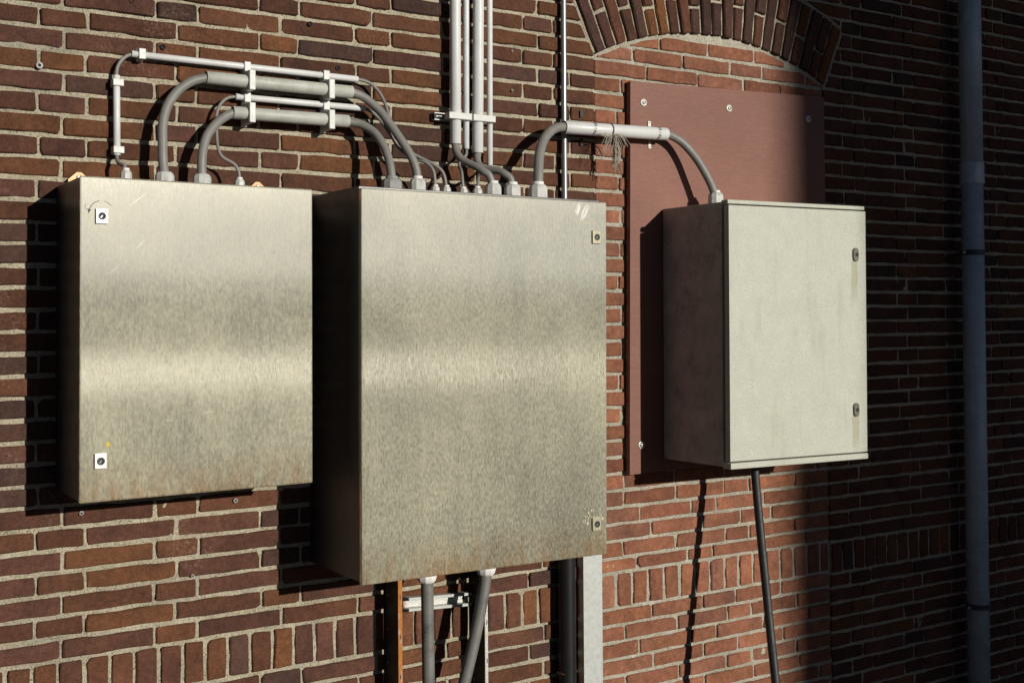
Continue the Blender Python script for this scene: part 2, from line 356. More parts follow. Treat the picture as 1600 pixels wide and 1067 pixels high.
class MB:
    """collects vertices and faces of one mesh"""
    def __init__(self):
        self.v, self.f, self.sm = [], [], []
    def add(self, vs, fs, smooth=False):
        b = len(self.v)
        self.v += [tuple(p) for p in vs]
        self.f += [tuple(i + b for i in f) for f in fs]
        self.sm += [smooth] * len(fs)
        return self
    def hexa(self, c, bev=0.0):
        """8 corners: bottom ring 0-3, top ring 4-7"""
        fs = [(3, 2, 1, 0), (4, 5, 6, 7), (0, 1, 5, 4), (1, 2, 6, 5), (2, 3, 7, 6), (3, 0, 4, 7)]
        if bev <= 0:
            return self.add(c, fs)
        bm = bmesh.new()
        vv = [bm.verts.new(p) for p in c]
        for f in fs:
            bm.faces.new([vv[i] for i in f])
        bmesh.ops.recalc_face_normals(bm, faces=bm.faces)
        bmesh.ops.bevel(bm, geom=bm.edges[:], offset=bev, segments=2, profile=0.6, affect='EDGES', clamp_overlap=True)
        bm.verts.index_update()
        self.add([v.co.copy() for v in bm.verts], [[v.index for v in f.verts] for f in bm.faces])
        bm.free()
        return self
    def box(self, x0, x1, y0, y1, z0, z1, bev=0.0):
        return self.hexa([(x0, y0, z0), (x1, y0, z0), (x1, y1, z0), (x0, y1, z0), (x0, y0, z1), (x1, y0, z1), (x1, y1, z1), (x0, y1, z1)], bev)
    def tube(self, pts, r, seg=14, sub=6, caps=True, radii=None):
        P = [Vector(p) for p in pts]
        if len(P) > 2 and sub > 1:
            Q = []
            ext = [P[0] * 2 - P[1]] + P + [P[-1] * 2 - P[-2]]
            for i in range(1, len(ext) - 2):
                a, b, c, d = ext[i - 1], ext[i], ext[i + 1], ext[i + 2]
                for k in range(sub):
                    t = k / sub
                    Q.append(0.5 * ((2 * b) + (c - a) * t + (2 * a - 5 * b + 4 * c - d) * t * t + (3 * b - a - 3 * c + d) * t ** 3))
            Q.append(P[-1])
            P = Q
        T = [(P[min(i + 1, len(P) - 1)] - P[max(i - 1, 0)]).normalized() for i in range(len(P))]
        u = T[0].orthogonal().normalized()
        vs, fs = [], []
        for i, (p, t) in enumerate(zip(P, T)):
            u = (u - t * u.dot(t)).normalized()
            w = t.cross(u)
            rr = r if radii is None else radii[i]
            for k in range(seg):
                a = 2 * math.pi * k / seg
                vs.append(p + (u * math.cos(a) + w * math.sin(a)) * rr)
        for i in range(len(P) - 1):
            for k in range(seg):
                k2 = (k + 1) % seg
                fs.append((i * seg + k, i * seg + k2, (i + 1) * seg + k2, (i + 1) * seg + k))
        self.add(vs, fs, True)
        if caps:
            b = len(self.v) - len(vs)
            self.f.append(tuple(b + k for k in reversed(range(seg)))); self.sm.append(False)
            e = b + (len(P) - 1) * seg
            self.f.append(tuple(e + k for k in range(seg))); self.sm.append(False)
        return self
    def pipe(self, a, b, ro, ri, seg=20, lip=0.03):
        """straight hollow conduit whose two ends show their wall thickness"""
        a, b = Vector(a), Vector(b)
        t = (b - a).normalized()
        lip = min(lip, (b - a).length * 0.4)
        prof = [(a + t * lip, ri), (a, ri), (a, ro - 0.0006), (a + t * 0.0008, ro), (b - t * 0.0008, ro), (b, ro - 0.0006), (b, ri), (b - t * lip, ri)]
        u = t.orthogonal().normalized(); w = t.cross(u)
        vs, fs = [], []
        for p, r in prof:
            for k in range(seg):
                an = 2 * math.pi * k / seg
                vs.append(p + (u * math.cos(an) + w * math.sin(an)) * r)
        for i in range(len(prof) - 1):
            for k in range(seg):
                k2 = (k + 1) % seg
                fs.append((i * seg + k, i * seg + k2, (i + 1) * seg + k2, (i + 1) * seg + k))
        self.add(vs, fs, False)
        n = len(fs)
        for i in range(3 * seg, 4 * seg):
            self.sm[len(self.sm) - n + i] = True
        return self
    def lathe(self, base, axis, prof, seg=20, smooth=False, flats=None):
        """prof: (distance along axis, radius); flats: number of polygon sides"""
        base = Vector(base); t = Vector(axis).normalized()
        u = Vector((1, 0, 0)) if abs(t.x) < 0.9 else Vector((0, 1, 0))
        u = (u - t * u.dot(t)).normalized(); w = t.cross(u)
        s = flats or seg
        vs, fs = [], []
        for d, r in prof:
            for k in range(s):
                an = 2 * math.pi * (k + 0.5) / s
                vs.append(base + t * d + (u * math.cos(an) + w * math.sin(an)) * r)
        for i in range(len(prof) - 1):
            for k in range(s):
                k2 = (k + 1) % s
                fs.append((i * s + k, i * s + k2, (i + 1) * s + k2, (i + 1) * s + k))
        fs.append(tuple(reversed(range(s))))
        fs.append(tuple((len(prof) - 1) * s + k for k in range(s)))
        return self.add(vs, fs, smooth)
    def mesh(self, name):
        me = bpy.data.meshes.new(name)
        me.from_pydata(self.v, [], self.f)
        me.polygons.foreach_set('use_smooth', self.sm)
        me.update()
        return me
    def build(self, name, mat, parent=None):
        return link(name, self.mesh(name), mat, parent)

# ------------------------------------------------------------------ setting: ground; added glare strip, dark bank and shading tower
GZ = -0.86
def structure(o):
    o['kind'] = 'structure'
    return o
structure(MB().add([(-300, -27, GZ), (300, -27, GZ), (300, 12, GZ), (-300, 12, GZ)], [(0, 1, 2, 3)]).build('ground', M['asphalt']))
structure(MB().add([(-300, -72, GZ - 0.004), (300, -72, GZ - 0.004), (300, -27, GZ - 0.004), (-300, -27, GZ - 0.004)], [(0, 1, 2, 3)]).build('glare_strip', M['glare_strip']))  # unseen strip added so its sun glare makes a band in the steel doors
hb = MB()
hx = [-300 + 12 * i for i in range(51)]
vs, fs = [], []
for x in hx:
    t_ = 4.4 + 0.5 * math.sin(x * 0.05) + random.uniform(-0.25, 0.25)
    vs += [(x, -72, GZ - 0.004), (x, -80, GZ + t_), (x, -84, GZ + t_), (x, -92, GZ - 0.5), (x, -400, GZ - 0.5)]
for i in range(len(hx) - 1):
    for k in range(4):
        fs.append((i * 5 + k, (i + 1) * 5 + k, (i + 1) * 5 + k + 1, i * 5 + k + 1))
structure(hb.add(vs, fs).build('reflected_bank', M['bank_dark']))  # unseen bank added to darken a zone of the door reflections

# unseen narrow tower, made up to cast the shade on the wall's right
TX, TY = 2.430 + 0.2830 * 22.0, -22.0
tower = empty('shade_tower', (TX + 1.3, TY + 1.2, GZ))
tag(tower, 'unseen brick tower added to cast the shade on the right of the wall', 'tower')
MB().box(TX, TX + 2.6, TY, TY + 2.2, GZ, 12.4).build('wall', M['tower'], tower)
MB().hexa([(TX - .15, TY - .15, 12.402), (TX + 2.75, TY - .15, 12.402), (TX + 2.75, TY + 2.35, 12.402), (TX - .15, TY + 2.35, 12.402),
           (TX + 1.2, TY + 1.0, 13.6), (TX + 1.4, TY + 1.0, 13.6), (TX + 1.4, TY + 1.2, 13.6), (TX + 1.2, TY + 1.2, 13.6)]).build('roof', M['roof'], tower)
for zz in (1.2, 4.0, 6.8):
    wdw = MB().box(TX + .9, TX + 1.7, TY + 2.2 + .002, TY + 2.26, zz, zz + 1.5).build('window', M['pvc'], tower)
    MB().box(TX + .97, TX + 1.63, TY + 2.262, TY + 2.27, zz + .07, zz + 1.43).build('pane', M['glass'], wdw)

# ------------------------------------------------------------------ brick wall
H, U = 0.05168, 0.11            # course height, half a brick with its joint
WX0, WX1 = -0.66, 5.06
ZT = 2.40
OX0, OX1 = 1.640, 2.650         # bricked-up window opening
AC = (2.1515, 0.5644)           # centre of the segmental arch
RI, RO = 1.167, 1.390
TH = R(25.7)

def poly_clip(poly, px, pz, nx, nz):
    """keep the side of the line through (px,pz) towards which (nx,nz) points"""
    out = []
    for i in range(len(poly)):
        a, b = poly[i], poly[(i + 1) % len(poly)]
        da = (a[0] - px) * nx + (a[1] - pz) * nz
        db = (b[0] - px) * nx + (b[1] - pz) * nz
        if da >= 0:
            out.append(a)
        if (da >= 0) != (db >= 0):
            s = da / (da - db)
            out.append((a[0] + (b[0] - a[0]) * s, a[1] + (b[1] - a[1]) * s))
    return out

def area(poly):
    return 0.5 * sum(poly[i][0] * poly[(i + 1) % len(poly)][1] - poly[(i + 1) % len(poly)][0] * poly[i][1] for i in range(len(poly)))

def brick_geo(poly, yf, depth=0.03, rnd=0.0035, jit=0.0016, step=0.036, rng=random):
    """outline -> chamfered brick with slightly uneven edges. Returns verts, faces"""
    n = len(poly)
    pts = []
    for i in range(n):
        p0, p, p1 = poly[i - 1], poly[i], poly[(i + 1) % n]
        for q in (p0, p1):
            d = math.hypot(q[0] - p[0], q[1] - p[1])
            c = min(rng.uniform(0.0014, 0.0042) if rng.random() < .84 else rng.uniform(.007, .013), d * 0.4)
            pts.append((p[0] + (q[0] - p[0]) / d * c, p[1] + (q[1] - p[1]) / d * c))
        d = math.hypot(p1[0] - p[0], p1[1] - p[1])
        k = int(d / step)
        for j in range(1, k):
            s = j / k
            pts.append((p[0] + (p1[0] - p[0]) * s, p[1] + (p1[1] - p[1]) * s))
    cx = sum(p[0] for p in pts) / len(pts); cz = sum(p[1] for p in pts) / len(pts)
    pts = [(p[0] + rng.uniform(-jit, jit), p[1] + rng.uniform(-jit, jit)) for p in pts]
    m = len(pts)
    tx, tz = rng.uniform(-.012, .012), rng.uniform(-.02, .02)
    inner = []
    for i in range(m):
        a, b, c = pts[i - 1], pts[i], pts[(i + 1) % m]
        ex, ez = c[0] - a[0], c[1] - a[1]
        l = math.hypot(ex, ez) or 1
        rr = rnd * rng.uniform(0.6, 1.5)
        inner.append((b[0] - ez / l * rr, b[1] + ex / l * rr))
    yo = lambda p: yf + (p[0] - cx) * tx + (p[1] - cz) * tz
    vs = [(p[0], yo(p) + rng.uniform(-.0003, .0003), p[1]) for p in inner]
    vs += [(p[0], yo(p) + rnd * rng.uniform(.7, 1.4), p[1]) for p in pts]
    vs += [(p[0], yf + depth, p[1]) for p in pts]
    fs = [tuple(range(m))]
    for i in range(m):
        j = (i + 1) % m
        fs.append((i, m + i, m + j, j))
        fs.append((m + i, 2 * m + i, 2 * m + j, m + j))
    return vs, fs, (cx, yf, cz)

BROWN = [(87, 57, 43), (90, 60, 45), (84, 55, 44), (93, 61, 43), (86, 58, 47), (82, 55, 46), (97, 64, 44), (88, 58, 44), (84, 55, 42), (104, 69, 46), (88, 59, 50)]
DARKB = [(74, 54, 48), (70, 51, 45), (77, 55, 48)]
REDB = [(137, 91, 71), (133, 88, 69), (141, 95, 75), (130, 85, 67), (138, 92, 70), (135, 93, 76)]
ARCHB = [(82, 54, 45), (88, 57, 45), (77, 52, 47), (95, 61, 45), (108, 71, 44), (72, 51, 47), (85, 56, 45)]
def tint(pal, dark=0.12, k0=1.0):
    c = random.choice(DARKB) if random.random() < dark else random.choice(pal)
    k = random.uniform(0.91, 1.10) * k0
    return s2l(*[min(255, v * k) for v in c])

def paint(me, cols):
    at = me.attributes.new('tint', 'FLOAT_COLOR', 'POINT')
    at.data.foreach_set('color', cols)

def brick_obj(geo, col, mat, parent):
    vs, fs, c = geo
    me = bpy.data.meshes.new('brick')
    me.from_pydata([(v[0] - c[0], v[1] - c[1], v[2] - c[2]) for v in vs], [], fs)
    paint(me, list(col) * len(vs))
    me.materials.append(mat)
    o = bpy.data.objects.new('brick', me)
    o.location = c
    COL.objects.link(o)
    o.parent = parent
    if parent.type == 'EMPTY':
        o.matrix_parent_inverse = Matrix.Translation(-parent.location)
    return o

def mass(name, geos, cols, mat, parent):
    V, F, K = [], [], []
    for (vs, fs, c), col in zip(geos, cols):
        b = len(V)
        V += vs
        F += [tuple(i + b for i in f) for f in fs]
        K += list(col) * len(vs)
    me = bpy.data.meshes.new(name)
    me.from_pydata(V, [], F)
    paint(me, K)
    o = link(name, me, mat, parent)
    o['kind'] = 'stuff'
    return o

def in_arch(x, z, r):
    dx, dz = x - AC[0], z - AC[1]
    return dz > 0 and abs(math.atan2(dx, dz)) < TH and math.hypot(dx, dz) < r

def trim_main(x0, x1, z0, z1):
    """brick rectangle minus opening and arch; returns polygon or None"""
    poly = [(x0, z0), (x1, z0), (x1, z1), (x0, z1)]
    zs = AC[1] + RI * math.cos(TH)
    cx, cz = (x0 + x1) / 2, (z0 + z1) / 2
    if cz < zs + 0.004:
        if x0 >= OX0 - .002 and x1 <= OX1 + .002:
            return None
        return poly
    a = math.atan2(cx - AC[0], cz - AC[1])
    corners_in = any(in_arch(p[0], p[1], RO + .011) for p in poly)
    if not corners_in and not in_arch(cx, cz, RO + .011):
        return poly
    g = .0055
    if abs(a) > TH or math.hypot(cx - AC[0], cz - AC[1]) < RO - .045:
        s = 1 if cx > AC[0] else -1
        nx, nz = s * math.cos(TH), -math.sin(TH)
        poly = poly_clip(poly, AC[0] + nx * g * 2, AC[1] + nz * g * 2, nx, nz)
    else:
        k = (RO + 2 * g)
        for aa in (a - .02, a + .02):
            nx, nz = math.sin(aa), math.cos(aa)
            poly = poly_clip(poly, AC[0] + nx * k, AC[1] + nz * k, nx, nz)
            if len(poly) < 3:
                return None
    if len(poly) < 3 or area(poly) < 2.2e-4:
        return None
    return poly

JB, JH = 0.0110, 0.0082         # bed and head joints
mains = []                       # (polygon, palette, dark share)
def course(z0, z1, odd):
    xs = []
    for m_ in range(-3, 12):
        b = 5 * m_ + (0 if odd else 2.5)
        xs += [b * U, (b + 1) * U, (b + 3) * U]
    xs = sorted(x + random.uniform(-.0035, .0035) for x in xs)
    cz = (z0 + z1) / 2
    below = cz < AC[1] + RI * math.cos(TH) + .004
    if below:
        # quoins at the two jambs
        xs = [x for x in xs if not (OX0 - .062 < x < OX1 + .062)]
        xs = sorted(xs + [OX0 + .004, OX1 - .004])
        if odd:
            xs = sorted(xs + [14 * U + .006])
    for a, b in zip(xs, xs[1:]):
        if b <= WX0 or a >= WX1:
            continue
        if below and a >= OX0 - .01 and b <= OX1 + .01:
            continue
        a2, b2 = max(a, WX0), min(b, WX1)
        if b2 - a2 < .03:
            continue
        dz = random.uniform(-.0012, .0012)
        p = trim_main(a2 + JH / 2, b2 - JH / 2, z0 + JB / 2 + dz, z1 - JB / 2 + dz)
        if p:
            mains.append(p)
k = 0
while k * H < ZT:
    course(k * H, (k + 1) * H, k % 2 == 1)
    k += 1
SB = -0.110
# soldier course
x = WX0
while x < WX1:
    w_ = 0.0590 + random.uniform(-.002, .002)
    if not (x > OX0 - .03 and x + w_ < OX1 + .03) and w_ > 0:
        mains.append([(x + .005, SB + JB / 2), (x + w_ - .005, SB + JB / 2), (x + w_ - .005, -JB / 2), (x + .005, -JB / 2)])
    x += w_
k = 1
while SB - k * H > GZ:
    course(SB - k * H, SB - (k - 1) * H, k % 2 == 1)
    k += 1

wall = empty('brick_wall', (2.2, 0.0, GZ))
tag(wall, 'dark brown brick wall with sandy mortar joints behind all the cabinets', 'wall')

CAM = Vector((-0.6093, -3.0124, 0.7966))
HID = [(0.10, 0.60, 0.42, 1.09), (0.86, 1.62, 0.20, 1.08), (1.77, 2.63, 0.3, 1.53)]   # hidden behind cabinets and board
def in_view(cx, cz):
    d = Vector((cx, 0, cz)) - CAM
    w = d.dot(fwd)
    u_, v_ = 1900 * d.dot(r2) / w + 800, 433.58 - 1900 * d.dot(u2) / w
    return -20 < u_ < 1620 and -12 < v_ < 1080, w
rank = []
for p in mains:
    cx = sum(q[0] for q in p) / len(p); cz = sum(q[1] for q in p) / len(p)
    ok, w = in_view(cx, cz)
    if any(h[0] < cx < h[1] and h[2] < cz < h[3] for h in HID):
        ok = False
    d = (Vector((cx, 0, cz)) - CAM)
    rank.append((abs(area(p)) * abs(d.y) / d.length / d.length_squared if ok else -1))
order = sorted(range(len(mains)), key=lambda i: -rank[i])
keep = set(i for i in order[:300] if rank[i] > 0)
rg, rc = [], []
for i, p in enumerate(mains):
    g = brick_geo(p, random.uniform(-.0025, .0022), rnd=random.uniform(.0018, .0034))
    zc = g[2][2]
    c = tint(BROWN, .10, 1.0 + .10 * max(0.0, min(1.0, (0.75 - zc) / 0.6)))
    if i in keep:
        brick_obj(g, c, M['brick'], wall)
    else:
        rg.append(g); rc.append(c)
mass('brickwork', rg, rc, M['brick'], wall)

# arch of 23 voussoirs: whole bricks alternate with pairs of halves
def arc(r, a):
    return (AC[0] + r * math.sin(a), AC[1] + r * math.cos(a))
av, af = [], []
NA = 60
for i in range(NA + 1):
    a = -TH - .004 + (2 * TH + .008) * i / NA
    for r in (RI + .004, RO + .008):
        px, pz = arc(r, a); av.append((px, 0.0065, pz))
for i in range(NA):
    af.append((2 * i, 2 * i + 2, 2 * i + 3, 2 * i + 1))
for i in range(NA + 1):
    px, pz = arc(RI + .004, -TH - .004 + (2 * TH + .008) * i / NA); av.append((px, 0.06, pz))
b0 = 2 * (NA + 1)
for i in range(NA):
    af.append((2 * i, b0 + i, b0 + i + 1, 2 * i + 2))
archo = link('arch', MB().add(av, af).mesh('arch'), M['mortar'], wall)
archo['label'] = 'flat segmental arch of upright dark bricks over the bricked-up window'
da = 2 * TH / 23
for i in range(23):
    a0, a1 = -TH + i * da, -TH + (i + 1) * da
    parts = [(RI, RO)]
    if i % 2 == 1:
        s = RI + .107 + random.uniform(-.022, .012)
        parts = [(RI, s - .0055), (s + .0055, RO)]
    for ra, rb in parts:
        ga, gb = .0048 / ra, .0048 / rb
        p = [arc(ra, a0 + ga), arc(ra, a1 - ga), arc(rb, a1 - gb), arc(rb, a0 + gb)]
        g = brick_geo(p, random.uniform(-.006, -.001), depth=.045, rnd=random.uniform(.003, .0045))
        brick_obj(g, tint(ARCHB, .2), M['brick'], archo)

# mortar sheets: uneven, slightly recessed
def vnoise(x, z, s, seed):
    rs = np.random.RandomState(seed)
    tab = rs.rand(64, 64)
    fx, fz = x * s, z * s
    ix, iz = np.floor(fx).astype(int), np.floor(fz).astype(int)
    tx, tz = fx - ix, fz - iz
    tx, tz = tx * tx * (3 - 2 * tx), tz * tz * (3 - 2 * tz)
    g = lambda a, b: tab[a % 64, b % 64]
    return (g(ix, iz) * (1 - tx) + g(ix + 1, iz) * tx) * (1 - tz) + (g(ix, iz + 1) * (1 - tx) + g(ix + 1, iz + 1) * tx) * tz

def mortar_sheet(name, x0, x1, z0, z1, y, parent, mat, res, hole, amp):
    nx, nz = int((x1 - x0) / res) + 1, int((z1 - z0) / res) + 1
    X, Z = np.meshgrid(np.linspace(x0, x1, nx), np.linspace(z0, z1, nz))
    Y = y - amp * (0.9 * vnoise(X, Z, 9, 1) + 0.9 * vnoise(X, Z, 37, 2) + 0.7 * vnoise(X, Z, 95, 3) - 1.1)
    V = np.stack([X, Y, Z], -1).reshape(-1, 3)
    i = np.arange(nx * nz).reshape(nz, nx)
    F = np.stack([i[:-1, :-1], i[:-1, 1:], i[1:, 1:], i[1:, :-1]], -1).reshape(-1, 4)
    if hole:
        cx = V[F].mean(1)
        zs = AC[1] + RI * math.cos(TH)
        dx, dz = cx[:, 0] - AC[0], cx[:, 2] - AC[1]
        r = np.hypot(dx, dz)
        ang = np.abs(np.arctan2(dx, dz))
        inside = ((cx[:, 0] > OX0) & (cx[:, 0] < OX1) & (cx[:, 2] < zs + .02)) | ((ang < TH) & (r < RO + .004) & (dz > 0) & (cx[:, 2] > 1.2))
        F = F[~inside]
    me = bpy.data.meshes.new(name)
    me.vertices.add(len(V)); me.vertices.foreach_set('co', V.astype(np.float32).ravel())
    me.loops.add(F.size); me.loops.foreach_set('vertex_index', F.astype(np.int32).ravel())
    me.polygons.add(len(F))
    me.polygons.foreach_set('loop_start', np.arange(0, F.size, 4, dtype=np.int32))
    me.polygons.foreach_set('use_smooth', [True] * len(F))
    me.update(calc_edges=True)
    me.validate()
    return link(name, me, mat, parent)
mortar_sheet('mortar', WX0, WX1, GZ, ZT, .0070, wall, M['mortar'], .0080, True, .0048)
MB().box(WX0, OX0 - .0, .022, .30, GZ, ZT).build('core', M['mortar'], wall)
MB().box(OX1, WX1, .022, .30, GZ, ZT).build('core', M['mortar'], wall)
MB().box(OX0, OX1, .05, .30, 1.60, ZT).build('core', M['mortar'], wall)

# ------------------------------------------------------------------ bricked-up window
win = empty('bricked_up_window', (2.146, 0.02, GZ))
tag(win, 'bricked-up window of redder bricks under the arch, behind the brown board', 'brick infill')
YI = 0.006
rows = {4: [1.74, 1.952, 2.157, 2.27, 2.485], 3: [1.803, 2.017, 2.121, 2.335, 2.545], 2: [1.848, 2.062, 2.23, 2.37, 2.55], 1: [1.734, 1.949, 2.161, 2.267, 2.48],
        0: [1.789, 1.997, 2.104, 2.318, 2.53], 32: [1.908, 2.114, 2.323, 2.47], 31: [1.797, 2.005, 2.213, 2.361, 2.57], 30: [1.851, 2.067, 2.274, 2.445],
        29: [1.747, 1.955, 2.165, 2.375, 2.58], -1: [1.846, 2.058, 2.201, 2.41], -2: [1.738, 1.951, 2.166, 2.272, 2.486], -3: [1.795, 2.008, 2.117, 2.326, 2.54],
        -4: [1.849, 2.061, 2.21, 2.42], -5: [1.74, 1.955, 2.16, 2.27, 2.48]}
infill = []
for k in range(-14, 33):
    if k >= 0:
        z0 = k * H + (.006 if k == 0 else 0); z1 = (k + 1) * H
    else:
        z0 = -.103 + (k) * H; z1 = z0 + H
    js = rows.get(k)
    if js is None:
        s = 1.64 + (.107 if k % 2 else .2135) - random.uniform(0, .02)
        js = []
        while s < OX1 - .06:
            js.append(s); s += .2135 + random.uniform(-.004, .004)
    xs = [OX0] + js + [OX1]
    for i, (a, b) in enumerate(zip(xs, xs[1:])):
        p = [(a + JH / 2, z0 + JB / 2), (b - JH / 2, z0 + JB / 2), (b - JH / 2, z1 - JB / 2), (a + JH / 2, z1 - JB / 2)]
        for q in (a + .02, (a + b) / 2, b - .02):
            ang = math.atan2(q - AC[0], (z0 + z1) / 2 - AC[1])
            nx, nz = -math.sin(ang), -math.cos(ang)
            if p:
                p = poly_clip(p, AC[0] - nx * (RI - .012), AC[1] - nz * (RI - .012), nx, nz)
        if p and len(p) > 2 and area(p) > 4e-4:
            infill.append(p)
x = OX0 + .002
while x < OX1 - .03:
    w_ = min(.0635 + random.uniform(-.002, .002), OX1 - x)
    infill.append([(x + .006, -.103 + JB / 2), (x + w_ - .006, -.103 + JB / 2), (x + w_ - .006, .006 - JB / 2), (x + .006, .006 - JB / 2)])
    x += w_
for p in infill:
    g = brick_geo(p, YI + random.uniform(-.0022, .0022), rnd=random.uniform(.0017, .003))
    brick_obj(g, tint(REDB, .0), M['red_brick'], win)
mortar_sheet('mortar', OX0 - .01, OX1 + .01, GZ, 1.76, YI + .0062, win, M['red_mortar'], .0075, False, .0046)

# ------------------------------------------------------------------ cabinets
def lerp(a, b, t):
    return tuple(x + (y - x) * t for x, y in zip(a, b))

def gland(parent, x, y, z, r, h, mat, axis=1, cap=True):
    """screwed cable gland: base collar, ribbed dome nut, seal"""
    r, h = r * 1.10, h * 1.08
    b = MB()
    b.lathe((x, y, z), (0, 0, axis), [(0, r * .92), (h * .16, r * .92), (h * .17, r * .72), (h * .24, r * .72)], 20)
    g = b.build('cable_gland', mat, parent)
    n = MB()
    prof = [(h * .22, r * .94), (h * .24, r), (h * .68, r), (h * .80, r * .90), (h * .88, r * .74), (h * .885, r * .55)]
    n.lathe((x, y, z), (0, 0, axis), prof, flats=10 if r > .015 else 8)
    n.build('nut', mat, g)
    if cap:
        s = MB()
        s.lathe((x, y, z), (0, 0, axis), [(h * .86, r * .62), (h * 1.02, r * .60), (h * 1.03, r * .50)], 14, True)
        s.build('seal', M['gland_white'] if mat is not M['gland_dark'] else mat, g)
    return g

def quad_box(c, y0, y1, inset=(0, 0, 0, 0), bev=0.0):
    """c = front corners TL TR BR BL (x, z); inset left, right, top, bottom (positive shrinks)"""
    l, r, t, bt = inset
    TL, TR, BR, BL = c
    q = [(BL[0] + l, BL[1] + bt), (BR[0] - r, BR[1] + bt), (TR[0] - r, TR[1] - t), (TL[0] + l, TL[1] - t)]
    # ring order for hexa: bottom ring (z low) front-left, front-right, back-right, back-left
    return [(q[0][0], y0, q[0][1]), (q[1][0], y0, q[1][1]), (q[1][0], y1, q[1][1]), (q[0][0], y1, q[0][1]),
            (q[3][0], y0, q[3][1]), (q[2][0], y0, q[2][1]), (q[2][0], y1, q[2][1]), (q[3][0], y1, q[3][1])]

def square_lock(door, x, y, z, w, h, mat):
    lk = MB().box(x - w / 2, x + w / 2, y - .0065, y - .0004, z - h / 2, z + h / 2, .0012).build('lock', mat, door)
    MB().lathe((x, y - .0066, z), (0, -1, 0), [(0, w * .33), (.0012, w * .33), (.0013, w * .27), (.0004, w * .26)], 20).build('lock_ring', M['bracket'], lk)
    MB().lathe((x + .0008, y - .0071, z + .0006), (0, -1, 0), [(0, w * .25), (.0003, w * .25)], 16).build('keyhole', M['black'], lk)
    MB().hexa([(x - .0042, y - .0082, z - .0035), (x - .0022, y - .0082, z - .0042), (x - .0022, y - .0075, z - .0042), (x - .0042, y - .0075, z - .0035),
               (x + .0002, y - .0082, z + .0022), (x + .0014, y - .0082, z + .0012), (x + .0014, y - .0075, z + .0012), (x + .0002, y - .0075, z + .0022)]).build('key_bar', M['tube'], lk)

BOX_L = [(0.0406, 1.1214), (0.5942, 1.118), (0.5926, 0.3995), (0.0403, 0.3975)]
BOX_M = [(0.6893, 1.1197), (1.4401, 1.1162), (1.4277, 0.1461), (0.6853, 0.1526)]
BOX_R = [(1.8836, 1.1436), (2.4782, 1.1475), (2.4668, 0.3361), (1.8751, 0.345)]

cabL = empty('steel_cabinet', (0.33, -0.1, 0.39))
tag(cabL, 'stainless steel cabinet on the left with its two square locks along the left edge', 'cabinet', 'stainless steel cabinets')
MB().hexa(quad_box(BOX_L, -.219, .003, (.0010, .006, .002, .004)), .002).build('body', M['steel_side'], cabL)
MB().hexa(quad_box(BOX_L, -.223, -.2165, (.005, .009, .006, .007))).build('gasket', M['black'], cabL)
doorL = MB().hexa(quad_box(BOX_L, -.235, -.2215), .0035).build('door', M['steel_left'], cabL)
square_lock(doorL, 0.0869, -.235, 1.0324, .0265, .034, M['lock_steel'])
square_lock(doorL, 0.0853, -.235, 0.4884, .0265, .034, M['lock_steel'])
for x_, zt in ((.0885, 1.1545), (.5360, 1.1545)):
    lg = MB()
    zb = 1.121
    q = [(x_ - .024, zb), (x_ + .026, zb), (x_ + .026, zt - .018), (x_ + .006, zt), (x_ - .004, zt), (x_ - .024, zt - .018)]
    lg.add([(a_, -.016, c_) for a_, c_ in q] + [(a_, -.012, c_) for a_, c_ in q], [tuple(range(6)), tuple(reversed(range(6, 12)))] + [(i, 6 + i, 6 + (i + 1) % 6, (i + 1) % 6) for i in range(6)])
    l_ = lg.build('mounting_lug', M['lug'], cabL)
    MB().lathe((x_ + .001, -.0162, zt - .013), (0, -1, 0), [(0, .0062), (.003, .006), (.004, .004)], 10).build('bolt', M['screw'], l_)
ZL = 1.1185
gland(cabL, .1828, -.08, ZL, .0125, .040, M['gland'])
gland(cabL, .2757, -.08, ZL, .0205, .042, M['gland'], cap=False)
gland(cabL, .3681, -.08, ZL, .0205, .042, M['gland'], cap=False)
gland(cabL, .4648, -.08, ZL, .0115, .034, M['gland'])

def arc_mark(door, cx, y, cz, r, a0, a1, w, mat, name='printed_arc', head=True, n=9):
    b = MB(); vs = []; fs = []
    for i in range(n + 1):
        a = R(a0 + (a1 - a0) * i / n)
        for rr in (r - w / 2, r + w / 2):
            vs.append((cx + rr * math.cos(a), y, cz + rr * math.sin(a)))
    for i in range(n):
        fs.append((2 * i, 2 * i + 1, 2 * i + 3, 2 * i + 2))
    b.add(vs, fs)
    if head:
        a = R(a1); s = 1 if a1 > a0 else -1
        tx, tz = -math.sin(a) * s, math.cos(a) * s
        px, pz = cx + r * math.cos(a), cz + r * math.sin(a)
        nx, nz = math.cos(a), math.sin(a)
        b.add([(px + nx * w * 2.6, y, pz + nz * w * 2.6), (px - nx * w * 2.6, y, pz - nz * w * 2.6), (px + tx * w * 6, y, pz + tz * w * 6)], [(0, 1, 2)])
    return b.build(name, mat, door)

